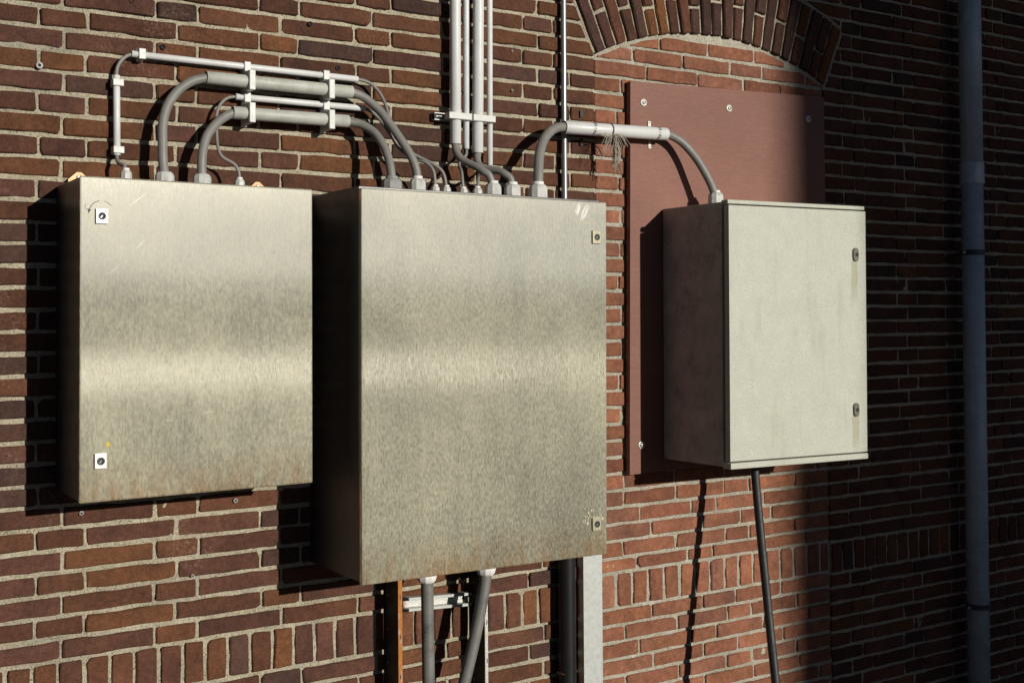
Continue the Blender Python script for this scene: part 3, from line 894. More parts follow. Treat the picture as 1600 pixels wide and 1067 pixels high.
def letters(door, text, cx, y, cz, r, a0, a1, size, mat):
    """worn lettering set along an arc"""
    cu = bpy.data.curves.new('lettering', 'FONT')
    V, F = [], []
    for i, ch in enumerate(text):
        a = R(a0 + (a1 - a0) * (i / max(1, len(text) - 1)))
        cu.body = ch; cu.size = size; cu.align_x = 'CENTER'
        tmp = bpy.data.objects.new('tmp', cu); COL.objects.link(tmp)
        dg = bpy.context.evaluated_depsgraph_get(); dg.update()
        me = bpy.data.meshes.new_from_object(tmp.evaluated_get(dg))
        ro = a - math.pi / 2
        b = len(V)
        for v in me.vertices:
            lx, lz = v.co.x, v.co.y
            V.append((cx + r * math.cos(a) + lx * math.cos(ro) - lz * math.sin(ro), y, cz + r * math.sin(a) + lx * math.sin(ro) + lz * math.cos(ro)))
        F += [tuple(b + k_ for k_ in p.vertices) for p in me.polygons]
        bpy.data.objects.remove(tmp)
        bpy.data.meshes.remove(me)
    return MB().add(V, F).build('lettering', mat, door)
arc_mark(doorL, 0.0869, -.2356, 1.0399, .027, 100, 165, .0016, M['ink'])
arc_mark(doorL, 0.0869, -.2356, 1.0399, .027, 78, 38, .0009, M['ink'], head=False)
arc_mark(doorL, 0.0566, -.2356, 1.0528, .006, 100, 330, .0008, M['ink'], head=False)
sp = MB().lathe((0.1020, -.2352, 0.5239), (0, -1, 0), [(0, .0062), (.0005, .0056)], 9).build('paint_spot', M['yellow'], doorL)
# scratches
def scratch(door, x0, z0, x1, z1, w, y):
    dx, dz = x1 - x0, z1 - z0; l = math.hypot(dx, dz); nx, nz = -dz / l * w / 2, dx / l * w / 2
    MB().add([(x0 + nx * .3, y, z0 + nz * .3), (x0 - nx * .3, y, z0 - nz * .3), (x0 + dx * .5 - nx, y, z0 + dz * .5 - nz), (x1 - nx * .4, y, z1 - nz * .4), (x1 + nx * .4, y, z1 + nz * .4), (x0 + dx * .5 + nx, y, z0 + dz * .5 + nz)], [(0, 1, 2, 3, 4, 5)]).build('scratch', M['scratch'], door)
scratch(doorL, 0.1504, 1.0587, 0.188, 1.0903, 0.00072, -0.2354)
scratch(doorL, 0.1623, 0.9599, 0.183, 0.9817, 0.00059, -0.2354)
scratch(doorL, 0.104, 0.9037, 0.1228, 0.9195, 0.00049, -0.2354)
scratch(doorL, 0.2294, 0.5708, 0.2512, 0.5689, 0.00054, -0.2354)
scratch(doorL, 0.3183, 0.5827, 0.34, 0.5857, 0.00054, -0.2354)

cabM = empty('steel_cabinet', (1.07, -0.15, 0.14))
tag(cabM, 'largest stainless steel cabinet, in the middle, its square locks along the right edge', 'cabinet', 'stainless steel cabinets')
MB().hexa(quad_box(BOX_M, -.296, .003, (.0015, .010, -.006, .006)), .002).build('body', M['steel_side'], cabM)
MB().hexa(quad_box(BOX_M, -.3005, -.2935, (.006, .012, .004, .009))).build('gasket', M['black'], cabM)
doorM = MB().hexa(quad_box(BOX_M, -.315, -.299), .0032).build('door', M['steel_mid'], cabM)
square_lock(doorM, 1.4018, -.315, 1.0176, .0275, .036, M['brass_lock'])
square_lock(doorM, 1.3909, -.315, 0.2324, .0275, .036, M['brass_lock'])
letters(doorM, 'OPEN', 1.3889, -.3156, 0.2331, .034, 165, 105, .0125, M['pale_print'])
arc_mark(doorM, 1.3889, -.3156, 0.2381, .0255, 130, 178, .0016, M['pale_print'])
arc_mark(doorM, 1.3889, -.3156, 0.2381, .0255, 60, 20, .0014, M['pale_print'])
rz = random.Random(21)
for (xa, za, xb, zb, n_, sp_) in [(1.3510, 1.0610, 1.3755, 1.1060, 11, .0085), (1.3340, 1.0730, 1.3480, 1.1100, 8, .0080)]:
    for i in range(n_):
        o_ = (i / (n_ - 1) - .5) * sp_ * 1.3 + rz.uniform(-.0006, .0006)
        t0, t1 = rz.uniform(0, .30), rz.uniform(.70, 1.05)
        scratch(doorM, xa + (xb - xa) * t0 + o_, za + (zb - za) * t0 - o_ * .4, xa + (xb - xa) * t1 + o_, za + (zb - za) * t1 - o_ * .4, rz.uniform(.0009, .0020), -.3154)
ZM = 1.1250
gm = [(.8627, .0255, .046, 'gland_dark'), (.9405, .0205, .050, 'gland'), (.9955, .0105, .032, 'gland'), (1.030, .0110, .032, 'gland'), (1.083, .0115, .030, 'gland'),
      (1.1283, .0125, .034, 'gland'), (1.1794, .0215, .050, 'gland'), (1.2432, .0220, .050, 'gland'), (1.3303, .0255, .055, 'gland')]
for x_, r_, h_, m_ in gm:
    gland(cabM, x_, -.138, ZM - .0006, r_, h_, M[m_])
for x_, z_ in ((.9706, .1445), (1.1575, .1420)):
    gland(cabM, x_, -.12, z_ + .008, .0250, .064, M['gland_white'], axis=-1, cap=False)

cabR = empty('plastic_cabinet', (2.19, -0.16, 0.33))
tag(cabR, 'pale grey plastic cabinet on the right with two oval locks and run stains', 'cabinet')
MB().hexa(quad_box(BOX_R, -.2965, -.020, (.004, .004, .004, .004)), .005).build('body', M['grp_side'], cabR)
TLr, TRr, BRr, BLr = BOX_R
# frame lips above and below the door
MB().hexa([(TLr[0], -.326, TLr[1] - .0125), (TRr[0], -.326, TRr[1] - .0125), (TRr[0], -.2968, TRr[1] - .0125), (TLr[0], -.2968, TLr[1] - .0125),
           (TLr[0], -.326, TLr[1]), (TRr[0], -.326, TRr[1]), (TRr[0], -.2968, TRr[1]), (TLr[0], -.2968, TLr[1])], .003).build('top_lip', M['grp'], cabR)
MB().hexa([(BLr[0], -.332, BLr[1]), (BRr[0] + .001, -.332, BRr[1]), (BRr[0] + .001, -.2968, BRr[1]), (BLr[0], -.2968, BLr[1]),
           (BLr[0], -.332, BLr[1] + .0185), (BRr[0] + .001, -.332, BRr[1] + .0185), (BRr[0] + .001, -.2968, BRr[1] + .0185), (BLr[0], -.2968, BLr[1] + .0185)], .003).build('bottom_lip', M['grp'], cabR)
MB().hexa(quad_box(BOX_R, -.3120, -.2967, (.010, .010, .016, .022))).build('gasket', M['black'], cabR)
doorR = MB().hexa(quad_box(BOX_R, -.330, -.3085, (0, 0, .0165, .0225)), .0022).build('door', M['grp_door'], cabR)
def oval_lock(x, y, z):
    vs = []
    w_, h_ = .0125, .0215
    prof = []
    for i in range(24):
        a = 2 * math.pi * i / 24
        ex = math.cos(a); ez = math.sin(a)
        prof.append((x + w_ * (abs(ex) ** .8) * (1 if ex > 0 else -1), z + (h_ - w_) * (1 if ez > 0 else -1) + w_ * ez))
    b = MB()
    b.add([(p[0], y - .0003, p[1]) for p in prof] + [(p[0], y - .0045, p[1]) for p in prof] + [(x + (p[0] - x) * .86, y - .006, z + (p[1] - z) * .92) for p in prof],
          [(i, (i + 1) % 24, 24 + (i + 1) % 24, 24 + i) for i in range(24)] + [(24 + i, 24 + (i + 1) % 24, 48 + (i + 1) % 24, 48 + i) for i in range(24)] + [tuple(range(48, 72))])
    lk = b.build('lock', M['lock_dark'], doorR)
    MB().lathe((x + .002, y - .0061, z), (0, -1, 0), [(0, .0068), (.0008, .0068)], 14).build('keyhole', M['black'], lk)
oval_lock(2.4252, -.330, 0.9899)
oval_lock(2.4149, -.330, 0.4950)
gland(cabR, 2.0416, -.1, 1.1435, .0225, .050, M['gland'])

# ------------------------------------------------------------------ brown board
board = empty('board', (2.19, -0.01, 0.307))
tag(board, 'large reddish brown sheet of board screwed over the bricked-up window', 'board')
MB().hexa([(1.7445, -.018, .3075), (2.625, -.018, .314), (2.625, .002, .314), (1.7445, .002, .3075),
           (1.766, -.018, 1.538), (2.634, -.018, 1.5655), (2.634, .002, 1.5655), (1.766, .002, 1.538)], .001).build('sheet', M['board'], board)
for (x_, z_) in [(1.8174, 1.474), (2.1815, 1.4874), (2.5529, 1.4812), (1.791, .3964)]:
    s_ = MB().lathe((x_, -.0184, z_), (0, -1, 0), [(0, .0125), (.0018, .0125), (.0026, .0105)], 18).build('screw', M['screw'], board)
    MB().lathe((x_, -.0211, z_), (0, -1, 0), [(0, .0062), (.0045, .0058), (.005, .004)], 6).build('screw_head', M['screw'], s_)
    MB().lathe((x_, -.0262, z_), (0, -1, 0), [(0, .0028), (.0004, .0026)], 8).build('socket', M['black'], s_)

# ------------------------------------------------------------------ conduits, clips and cables
def conduit(a, b, ro, mat, label, group=None):
    o = MB().pipe(a, b, ro, ro - .0016).build('conduit', mat)
    return tag(o, label, 'conduit', group)
def cable(pts, r, mat, label, group=None, name='cable'):
    o = MB().tube(pts, r, 14 if r > .006 else 10).build(name, mat)
    return tag(o, label, 'cable', group)

GB = 'conduits bridging the two steel cabinets'
conduit((.2110, -.022, 1.4516), (.8200, -.022, 1.4491), .0085, M['pvc'], 'longest thin white conduit, topmost of the four running level between the steel cabinets', GB)
conduit((.3898, -.045, 1.4071), (.7921, -.045, 1.4078), .0168, M['pvc_old'], 'upper of the two thick grey conduits running level above the steel cabinets', GB)
conduit((.4753, -.022, 1.3701), (.8414, -.022, 1.3710), .0085, M['pvc'], 'thin white conduit lying between the two thick grey level conduits', GB)
conduit((.4588, -.045, 1.3244), (.7806, -.045, 1.3278), .0168, M['pvc_old'], 'lower of the two thick grey conduits running level above the steel cabinets', GB)
conduit((.1752, -.022, 1.3951), (.1767, -.022, 1.1999), .0085, M['pvc'], 'short thin white upright conduit above the left end of the left steel cabinet')
GV = 'upright conduits coming down to the middle cabinet'
conduit((1.1225, -.036, 2.05), (1.1180, -.036, 1.2912), .0162, M['pvc'], 'thick pale grey upright conduit, leftmost of the four in a row', GV)
conduit((1.1600, -.036, 2.05), (1.1535, -.036, 1.2800), .0085, M['pvc'], 'thin white upright conduit between the two thick upright ones', GV)
conduit((1.2030, -.036, 2.05), (1.1912, -.036, 1.2709), .0162, M['pvc'], 'thick pale grey upright conduit, third of the four in a row', GV)
conduit((1.2390, -.036, 2.05), (1.2321, -.036, 1.2370), .0085, M['pvc'], 'thin white upright conduit, rightmost and longest of the four in a row', GV)

GC = 'saddle clips holding the conduits'
def clip(x, z, w_, h_, yf, label, back=0.0):
    c = empty('conduit_clip', (x, 0, z))
    tag(c, label, 'clip', GC)
    MB().box(x - w_ / 2, x + w_ / 2, yf, back - .006, z - h_ / 2, z + h_ / 2, .0018).build('saddle', M['clip'], c)
    MB().box(x - w_ * .42, x + w_ * .42, back - .0065, .006, z - h_ * .56, z + h_ * .56).build('foot', M['clip'], c)
    return c
clip(.1774, 1.3766, .026, .017, -.034, 'upper white clip on the short upright conduit at far left')
clip(.1787, 1.2128, .026, .017, -.034, 'lower white clip on the short upright conduit at far left')
clip(.2352, 1.4527, .017, .026, -.034, 'white clip at the left end of the topmost thin conduit')
for col, xx, nm in (('a', .5045, 'left'), ('b', .7245, 'right')):
    clip(xx, 1.4494 if col == 'a' else 1.4494, .0175, .025, -.034, 'small white clip on the topmost thin conduit, in the %s column of clips' % nm)
    clip(xx, 1.4095 if col == 'a' else 1.4070, .0160, .051, -.068, 'tall white clip on the upper thick conduit, in the %s column of clips' % nm)
    clip(xx, 1.3692 if col == 'a' else 1.3682, .0175, .024, -.034, 'small white clip between the two thick conduits, in the %s column of clips' % nm)
    clip(xx, 1.3258, .0160, .051, -.068, 'tall white clip on the lower thick conduit, in the %s column of clips' % nm)

rail = empty('mounting_rail', (1.15, 0, 1.37))
tag(rail, 'short galvanised rail on the wall behind the four upright conduits', 'rail')
b = MB()
b.box(1.0606, 1.2480, -.004, .004, 1.3590, 1.3800)
b.box(1.0606, 1.2480, -.0185, -.004, 1.3590, 1.3615)
b.box(1.0606, 1.2480, -.0185, -.004, 1.3775, 1.3800)
b.build('channel', M['galv'], rail)
MB().box(1.0600, 1.0670, -.0188, -.0045, 1.3620, 1.3770).build('end_stop', M['black'], rail)
for xa, xb, zc, which in ((1.0865, 1.1610, 1.3692, 'left'), (1.1660, 1.2405, 1.3690, 'right')):
    c = empty('pipe_clamp', ((xa + xb) / 2, -.03, zc))
    tag(c, '%s pale plastic clamp bar across a thick and a thin upright conduit' % which, 'clamp', 'clamp bars on the upright conduits')
    MB().box(xa, xb, -.058, -.030, zc - .0095, zc + .0095, .002).build('bar', M['clip'], c)
    MB().box((xa + xb) / 2 + .004, (xa + xb) / 2 + .012, -.0305, -.0186, zc - .008, zc + .008).build('stem', M['black'], c)

C0 = [(0.1753, -0.022, 1.3889), (0.1753, -0.022, 1.403), (0.1784, -0.022, 1.4174), (0.1868, -0.022, 1.4324), (0.1983, -0.022, 1.4439), (0.2091, -0.022, 1.449), (0.2169, -0.022, 1.451)]
C0B = [(0.1767, -0.022, 1.2046), (0.174, -0.033, 1.1891), (0.1735, -0.0477, 1.1788), (0.177, -0.063, 1.1727), (0.1809, -0.074, 1.1679), (0.1828, -0.08, 1.1481)]
C1 = [(0.2757, -0.08, 1.150), (0.2719, -0.0796, 1.1805), (0.2718, -0.0756, 1.2279), (0.2747, -0.0684, 1.2776), (0.2881, -0.0604, 1.324), (0.315, -0.0531, 1.3634), (0.3505, -0.0478, 1.3918), (0.3881, -0.0453, 1.4051), (0.4038, -0.045, 1.4071)]
C2 = [(0.3681, -0.08, 1.150), (0.3679, -0.0793, 1.1817), (0.3716, -0.0746, 1.2143), (0.3855, -0.0649, 1.2553), (0.412, -0.0547, 1.2904), (0.4409, -0.048, 1.3131), (0.4628, -0.0455, 1.3235), (0.4774, -0.045, 1.3251)]
C3 = [(0.4648, -0.08, 1.148), (0.462, -0.0796, 1.1712), (0.4512, -0.0771, 1.1894), (0.4255, -0.0705, 1.2047), (0.4161, -0.0645, 1.2233), (0.415, -0.0533, 1.259), (0.4208, -0.0358, 1.3165), (0.4335, -0.0284, 1.3464), (0.4538, -0.0241, 1.3643), (0.4761, -0.0222, 1.3699), (0.4859, -0.022, 1.3705)]
C4 = [(0.7658, -0.045, 1.3274), (0.7821, -0.0463, 1.3268), (0.813, -0.0566, 1.3209), (0.8403, -0.0783, 1.2985), (0.8542, -0.1036, 1.2634), (0.8596, -0.1241, 1.227), (0.8615, -0.1371, 1.1857), (0.8627, -0.138, 1.155)]
C5 = [(0.7756, -0.045, 1.4076), (0.794, -0.0458, 1.4066), (0.827, -0.0521, 1.3939), (0.8616, -0.0687, 1.3613), (0.8871, -0.0923, 1.3157), (0.91, -0.1157, 1.2684), (0.9269, -0.1299, 1.2307), (0.9375, -0.1369, 1.1949), (0.9405, -0.138, 1.158)]
C6 = [(0.8055, -0.022, 1.4494), (0.8205, -0.0224, 1.4491), (0.8505, -0.0259, 1.4432), (0.8742, -0.0331, 1.4232), (0.888, -0.0432, 1.3947), (0.8934, -0.0539, 1.3663), (0.8968, -0.0685, 1.3302), (0.9044, -0.0820, 1.294), (0.9224, -0.090, 1.2633), (0.9582, -0.105, 1.2383), (0.9973, -0.128, 1.2149), (1.0203, -0.137, 1.1921), (1.030, -0.138, 1.150)]
C7 = [(0.8261, -0.022, 1.3711), (0.8411, -0.0227, 1.3708), (0.8623, -0.0266, 1.3615), (0.8824, -0.0367, 1.3388), (0.8997, -0.056, 1.3024), (0.9198, -0.0700, 1.2639), (0.9511, -0.0900, 1.2351), (0.9773, -0.1181, 1.2204), (0.9924, -0.132, 1.1969), (0.9955, -0.138, 1.150)]
C8 = [(1.1177, -0.036, 1.3031), (1.1163, -0.0382, 1.2881), (1.1146, -0.0466, 1.2688), (1.119, -0.0638, 1.2471), (1.1305, -0.0866, 1.232), (1.1436, -0.1099, 1.2194), (1.156, -0.1272, 1.2057), (1.1682, -0.136, 1.1934), (1.1794, -0.138, 1.160)]
C9 = [(1.1538, -0.036, 1.2892), (1.1525, -0.0388, 1.2777), (1.1425, -0.0519, 1.259), (1.1205, -0.0604, 1.2413), (1.1026, -0.0818, 1.2233), (1.0922, -0.1114, 1.206), (1.083, -0.1317, 1.1838), (1.083, -0.138, 1.148)]
C10 = [(1.1915, -0.036, 1.2844), (1.1895, -0.039, 1.2673), (1.1838, -0.0451, 1.2533), (1.1815, -0.056, 1.2363), (1.1873, -0.071, 1.2231), (1.1991, -0.0915, 1.2165), (1.2133, -0.1132, 1.2128), (1.2252, -0.1281, 1.2029), (1.2380, -0.1362, 1.1899), (1.2432, -0.138, 1.160)]
C11 = [(1.2322, -0.036, 1.2482), (1.227, -0.0391, 1.2331), (1.2107, -0.0423, 1.2181), (1.1807, -0.0602, 1.2034), (1.1523, -0.1042, 1.1939), (1.1367, -0.1287, 1.1835), (1.1283, -0.138, 1.150)]
C12 = [(1.3303, -0.138, 1.160), (1.3327, -0.1364, 1.197), (1.3442, -0.1224, 1.2435), (1.3608, -0.106, 1.2799), (1.3873, -0.0875, 1.3177), (1.42, -0.0736, 1.3455), (1.4512, -0.0654, 1.3603), (1.4798, -0.061, 1.3639), (1.4993, -0.06, 1.3643)]
C13 = [(1.8504, -0.06, 1.3722), (1.876, -0.0607, 1.3722), (1.9028, -0.063, 1.3651), (1.937, -0.0691, 1.3454), (1.9731, -0.0809, 1.3054), (2.0029, -0.093, 1.2567), (2.0262, -0.0993, 1.2122), (2.0416, -0.1, 1.175)]
GK = 'grey cables looping between conduits and cabinets'
cable(C0, .0047, M['cable'], 'thin grey cable bend joining the upright and level conduits at far left', GK)
cable(C0B, .0047, M['cable'], 'thin grey cable kinking from the short upright conduit into the left cabinet', GK)
cable(C1, .0118, M['cable'], 'thick grey cable arching from the left cabinet into the upper thick conduit', GK)
cable(C2, .0118, M['cable'], 'thick grey cable arching from the left cabinet into the lower thick conduit', GK)
cable(C3, .0042, M['cable'], 'thin grey S-shaped cable from the left cabinet into the lower thin conduit', GK)
cable(C4, .0118, M['cable'], 'thick grey cable dropping from the lower thick conduit to the dark gland', GK)
cable(C5, .0118, M['cable'], 'thick grey cable dropping from the upper thick conduit, in front of the thin ones', GK)
cable(C6, .0046, M['cable'], 'thin grey cable from the topmost conduit passing behind the thick cable', GK)
cable(C7, .0046, M['cable'], 'thin grey cable from the lower thin conduit passing behind the thick cable', GK)
cable(C8, .0108, M['cable'], 'thick grey cable sweeping from the leftmost upright conduit across its neighbours', GK)
cable(C9, .0046, M['cable'], 'thin grey cable passing behind the thick one below the second upright conduit', GK)
cable(C10, .0108, M['cable'], 'thick grey cable bending right from the third upright conduit', GK)
cable(C11, .0042, M['cable'], 'short thin grey cable from the rightmost upright conduit, behind the thick cables', GK)
cable(C12, .0145, M['cable'], 'thick grey cable arching from the middle cabinet into the conduit on its right', GK)
cable(C13, .0130, M['cable'], 'thick grey cable arching down from the conduit onto the plastic cabinet', GK)

hc = empty('conduit', (1.675, -.06, 1.368))
tag(hc, 'thick pale level conduit tied with straps between the middle and right cabinets', 'conduit')
MB().pipe((1.4775, -.06, 1.3638), (1.8726, -.06, 1.3727), .0200, .0182, 24).build('pipe', M['pvc'], hc)
def strap_ring(x, z, name, mat, r=.0212, w_=.009, tilt=0):
    b = MB(); seg = 24; vs = []; fs = []
    for i in range(seg):
        a = 2 * math.pi * i / seg
        for dx, rr in ((-w_ / 2, r - .0011), (-w_ / 2, r), (w_ / 2, r), (w_ / 2, r - .0011)):
            vs.append((x + dx + tilt * math.sin(a), -.06 + rr * math.cos(a), z + rr * math.sin(a)))
    for i in range(seg):
        j = (i + 1) % seg
        for k_ in range(4):
            fs.append((i * 4 + k_, j * 4 + k_, j * 4 + (k_ + 1) % 4, i * 4 + (k_ + 1) % 4))
    o = b.add(vs, fs).build(name, mat, hc)
    if name == 'strap':
        for i in range(7):
            a = math.pi + (i - 3) * .42
            c = Vector((x + tilt * math.sin(a), -.06 + r * math.cos(a), z + r * math.sin(a)))
            MB().lathe(c, (0, math.cos(a), math.sin(a)), [(0, .0021), (.0004, .0020)], 8).build('hole', M['black'], o)
    return o
strap_ring(1.5830, 1.3662, 'strap', M['strap'], tilt=.004)
strap_ring(1.6499, 1.3677, 'tie', M['dark_steel'], .0211, .0045)
strap_ring(1.8349, 1.3719, 'strap', M['strap'], tilt=.003)
for z0_, z1_ in ((1.392, 1.4165), (1.3295, 1.353)):
    tb = MB().box(1.8335, 1.8435, -.0215, -.0185, z0_, z1_, .0006).build('strap_tab', M['strap'], hc)
    for zz in (z0_ + .006, z1_ - .006):
        MB().lathe((1.8385, -.0216, zz), (0, -1, 0), [(0, .0022), (.0004, .002)], 8).build('hole', M['black'], tb)
for z0_, z1_ in ((1.410, 1.432), (1.322, 1.346)):
    tb = MB().box(1.5790, 1.5885, -.0060, -.0030, z0_, z1_, .0006).build('strap_tab', M['dark_steel'], hc)
    for zz in (z0_ + .006, z1_ - .006):
        MB().lathe((1.5838, -.0061, zz), (0, -1, 0), [(0, .0026), (.0004, .0024)], 8).build('hole', M['black'], tb)

# frayed string hanging from the tie
st = MB()
rs = random.Random(11)
for i in range(34):
    x0 = 1.6499 + rs.uniform(-.004, .010); z0 = 1.350 + rs.uniform(-.008, .006); y0 = -.082 + rs.uniform(-.006, .006)
    L = rs.uniform(.05, .118); sx = rs.uniform(-.006, .018)
    pts = [(x0, y0, z0)]
    for k_ in range(1, 6):
        t = k_ / 5
        pts.append((x0 + sx * t + rs.uniform(-.0035, .0035), y0 + rs.uniform(-.004, .004), z0 - L * t))
    st.tube(pts, rs.uniform(.0005, .0011), 5, 3)
for i in range(9):
    x0 = 1.640 + rs.uniform(-.025, .012); z0 = 1.349 + rs.uniform(-.004, .008)
    ex, ez = x0 - rs.uniform(.008, .040), z0 - rs.uniform(.020, .070)
    st.tube([(x0, -.081, z0), ((x0 + ex) / 2 + .006, -.085, (z0 + ez) / 2 + .008), (ex, -.084, ez)], .0008, 5, 4)
for i in range(7):
    x0 = 1.652 + rs.uniform(-.005, .005)
    st.tube([(x0, -.081, 1.352), (x0 + rs.uniform(.012, .03), -.088, 1.345 + rs.uniform(-.004, .008)), (x0 + rs.uniform(.03, .055), -.086, 1.318 + rs.uniform(-.012, .012))], .0008, 5, 4)
for i in range(6):
    a_ = rs.uniform(-.006, .006)
    st.tube([(1.600 + a_, -.078, 1.351), (1.620, -.083, 1.346 + a_), (1.640, -.082, 1.350), (1.655, -.081, 1.3485 + a_)], .0009, 5, 4)
tag(st.build('frayed_string', M['string']), 'frayed pale string hanging in a tuft from the tied level conduit', 'string')

tag(MB().tube([(1.5150, -.016, 2.05), (1.5103, -.016, 1.468), (1.5060, -.016, .15)], .0092, 16, 4).build('steel_tube', M['tube']),
    'slim grey steel tube running straight up the wall behind the middle cabinet', 'tube')

# ------------------------------------------------------------------ below the middle cabinet
def upright(x0, x1, label, mat, zt):
    u_ = empty('steel_upright', (x0, -.045, GZ))
    tag(u_, label, 'upright', 'steel uprights under the middle cabinet')
    MB().box(x0, x0 + .003, -.088, -.004, GZ, zt).build('web', M['dark_steel'], u_)
    fl = MB().box(x0 + .0001, x1, -.0915, -.0882, GZ, zt).build('flange', mat, u_)
    z = .06
    while z > -.5:
        MB().box(x0 + .0050, x0 + .0072, -.0921, -.0916, z - .012, z).build('slot', M['black'], fl)
        z -= .105
    for i in range(7):
        zz = .05 - i * .09
        MB().lathe((x0 - .0002, -.03, zz), (-1, 0, 0), [(0, .003), (.0006, .0028)], 8).build('bolt', M['screw'], u_)
upright(.8985, .9105, 'left steel upright with a bright orange rusty front edge', M['rust'], .146)
upright(1.1690, 1.1785, 'right steel upright with a pale front edge beside the slanting cable', M['half_rust'], .142)
rb = empty('mounting_rail', (1.05, -.015, .005))
tag(rb, 'pale galvanised slotted rail crossing between the two uprights at the bottom', 'rail')
def tilted(xa, xb, za, zb, y0, y1, dz0, dz1):
    return MB().hexa([(xa, y0, za + dz0), (xb, y0, zb + dz0), (xb, y1, zb + dz0), (xa, y1, za + dz0), (xa, y0, za + dz1), (xb, y0, zb + dz1), (xb, y1, zb + dz1), (xa, y1, za + dz1)])
tilted(.9150, 1.1640, .0180, .0045, -.0085, -.0045, -.018, .018).build('web', M['half_rust'], rb)
tilted(.9150, 1.1640, .0180, .0045, -.0300, -.0088, .011, .0185).build('flange', M['galv'], rb)
tilted(.9150, 1.1640, .0180, .0045, -.0300, -.0088, -.0185, -.011).build('flange', M['galv'], rb)
MB().lathe((1.148, -.0087, .0052), (0, -1, 0), [(0, .0045), (.0006, .0042)], 10).build('hole', M['black'], rb)

cable([(.9706, -.12, .146), (.9710, -.12, .0986), (.9718, -.12, .0049), (.9736, -.12, -.177), (.9758, -.12, -.3686), (.978, -.12, GZ)], .0170, M['cable_low'], 'thick grimy grey cable hanging straight down from the middle cabinet')
cable([(1.1577, -.12, .146), (1.1555, -.12, .0954), (1.1513, -.12, .059), (1.1383, -.12, -.0006), (1.117, -.12, -.0847), (1.0876, -.12, -.1841), (1.0319, -.12, -.3627), (.995, -.12, -.60), (.990, -.12, GZ)], .0165, M['cable_low'], 'thick grey cable slanting down to the left from under the middle cabinet')
bp = empty('black_pipe', (1.4884, -.035, GZ))
tag(bp, 'thick black plastic pipe coming down from under the middle cabinet', 'pipe')
MB().tube([(1.4895, -.035, .16), (1.4884, -.035, -.12), (1.4868, -.035, GZ)], .0262, 24, 3).build('pipe', M['black_pipe'], bp)
ch = MB()
for i in range(15):
    a = R(60 + i * 17)
    cxx, cyy = 1.4872 + .0285 * math.sin(a + math.pi), -.035 + .0285 * math.cos(a + math.pi)
    b_ = []
    flat = i % 2
    for k_ in range(9):
        an = 2 * math.pi * k_ / 8
        tx_, ty_ = math.cos(a), -math.sin(a)
        if flat:
            b_.append((cxx + tx_ * .0052 * math.cos(an), cyy + ty_ * .0052 * math.cos(an), -.250 + .0035 * math.sin(an)))
        else:
            b_.append((cxx + tx_ * .0052 * math.cos(an) + math.sin(a) * -.0025 * math.sin(an), cyy + ty_ * .0052 * math.cos(an) + math.cos(a) * -.0025 * math.sin(an), -.250))
    ch.tube(b_, .0011, 6, 1, caps=False)
ch.build('chain', M['chain'], bp)
cs = empty('steel_cover_strip', (1.587, -.015, GZ))
tag(cs, 'flat galvanised steel strip standing against the wall right of the black pipe', 'cover strip')
MB().hexa([(1.5500, -.030, GZ), (1.6205, -.030, GZ), (1.6205, .002, GZ), (1.5500, .002, GZ), (1.5545, -.030, .158), (1.6255, -.030, .158), (1.6255, .002, .158), (1.5545, .002, .158)], .0015).build('strip', M['galv'], cs)
MB().lathe((1.581, -.0305, .085), (0, -1, 0), [(0, .007), (.0025, .0065), (.004, .004)], 12).build('screw', M['galv'], cs)
cable([(2.1240, -.168, .352), (2.1221, -.174, .3285), (2.1178, -.184, .2594), (2.1055, -.212, .1243), (2.0917, -.245, -.0269), (2.0788, -.279, -.1941), (2.0710, -.303, -.3166), (2.060, -.335, -.52), (2.05, -.37, GZ)], .0135, M['black_cable'], 'black cable running down to the ground from under the plastic cabinet')

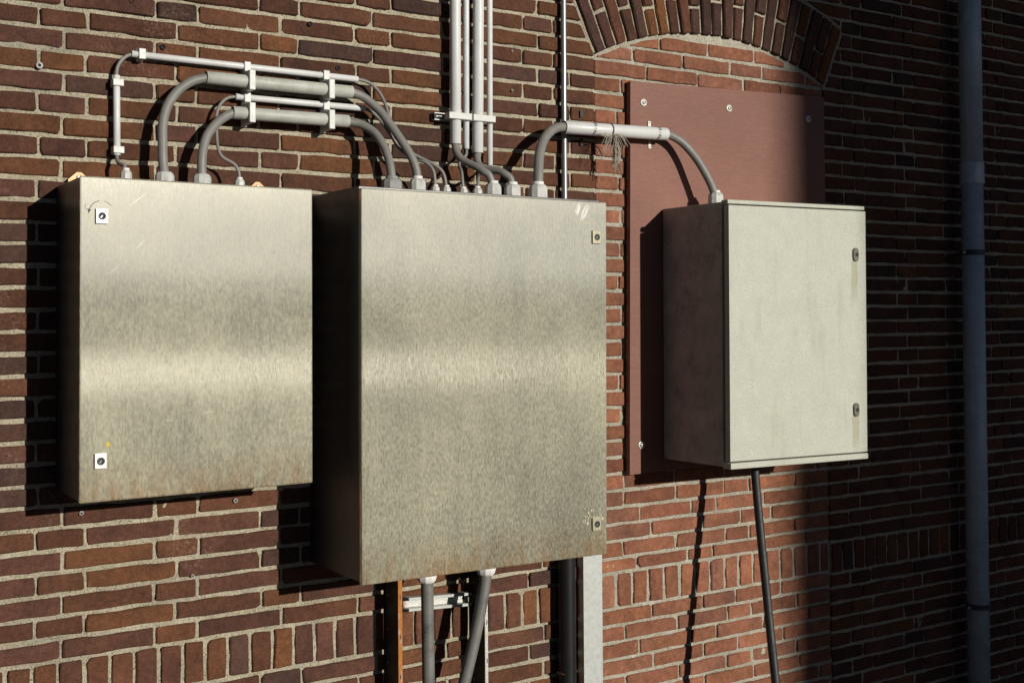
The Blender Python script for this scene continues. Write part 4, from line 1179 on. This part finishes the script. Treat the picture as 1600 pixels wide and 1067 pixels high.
# ------------------------------------------------------------------ downpipe
dp = empty('downpipe', (3.35, -.07, GZ))
tag(dp, 'blue grey rainwater downpipe on the shaded wall at right', 'downpipe')
def dpx(z):
    return 3.3535 + .0120 * z
MB().tube([(dpx(2.4), -.075, 2.4), (dpx(1.30), -.075, 1.30)], .0415, 28, 1).build('upper_pipe', M['downpipe'], dp)
MB().tube([(dpx(1.372), -.075, 1.372), (dpx(GZ), -.075, GZ)], .0408, 28, 1).build('lower_pipe', M['downpipe'], dp)
b = MB()
b.lathe((dpx(1.29), -.075, 1.29), (dpx(1) - dpx(0), 0, 1), [(0, .0425), (.0005, .0455), (.012, .0462), (.013, .0447), (.080, .0447), (.0815, .0425)], 28, False)
b.build('socket', M['downpipe'], dp)
for zz in (1.0291, -.2981):
    br = MB().lathe((dpx(zz), -.075, zz - .010), (dpx(1) - dpx(0), 0, 1), [(0, .0418), (0, .0432), (.020, .0432), (.020, .0418)], 28).build('bracket', M['bracket'], dp)
    MB().box(dpx(zz) - .072, dpx(zz) - .040, -.079, -.069, zz - .009, zz + .009, .001).build('ear', M['bracket'], br)
    MB().lathe((dpx(zz) - .060, -.0792, zz), (0, -1, 0), [(0, .006), (.003, .006), (.004, .004)], 10).build('bolt', M['screw'], br)
    MB().box(dpx(zz) - .004, dpx(zz) + .004, -.034, .004, zz - .004, zz + .004).build('stem', M['bracket'], br)

# ------------------------------------------------------------------ plugs, screws and drill holes in the wall
GP = 'plugs, screws and drill holes in the brick wall'
def plug(x, z, r, label, dark=False):
    p = empty('wall_plug' if not dark else 'drill_hole', (x, 0, z))
    tag(p, label, 'plug' if not dark else 'drill hole', GP)
    if dark:
        MB().lathe((x, .004, z), (0, -1, 0), [(0, r), (.0085, r * .95), (.0088, r * .6), (.006, r * .5)], 9).build('hole', M['hole'], p)
    else:
        MB().lathe((x, .004, z), (0, -1, 0), [(0, r), (.0095, r), (.0105, r * .85), (.0106, r * .5)], 12).build('rim', M['plug'], p)
        MB().lathe((x, -.0064, z), (0, -1, 0), [(0, r * .5), (.0009, r * .46)], 9).build('hole', M['hole'], p)
plug(.0006, 1.4043, .0085, 'ragged pale wall plug in the joint at upper left')
plug(.2944, 1.4819, .0075, 'dark drill hole in a brick just above the topmost conduit', True)
plug(.7703, 1.4782, .0075, 'dark drill hole right of the right column of clips', True)
plug(.6905, 1.5890, .0070, 'dark drill hole in a brick near the top, above the conduits', True)
plug(.2165, 1.5870, .0070, 'dark drill hole at the top edge, left of the conduits', True)
plug(1.3330, 1.5874, .0038, 'upper small screw in the bricks right of the upright conduits')
plug(1.3317, 1.4698, .0038, 'lower small screw in the bricks right of the upright conduits')
plug(.0997, .3423, .0058, 'grey wall plug just below the left end of the left cabinet')
plug(.4803, .3384, .0062, 'grey wall plug below the right half of the left cabinet')
plug(.3689, .1620, .0046, 'small grey wall plug in the bricks lower left of the middle cabinet')
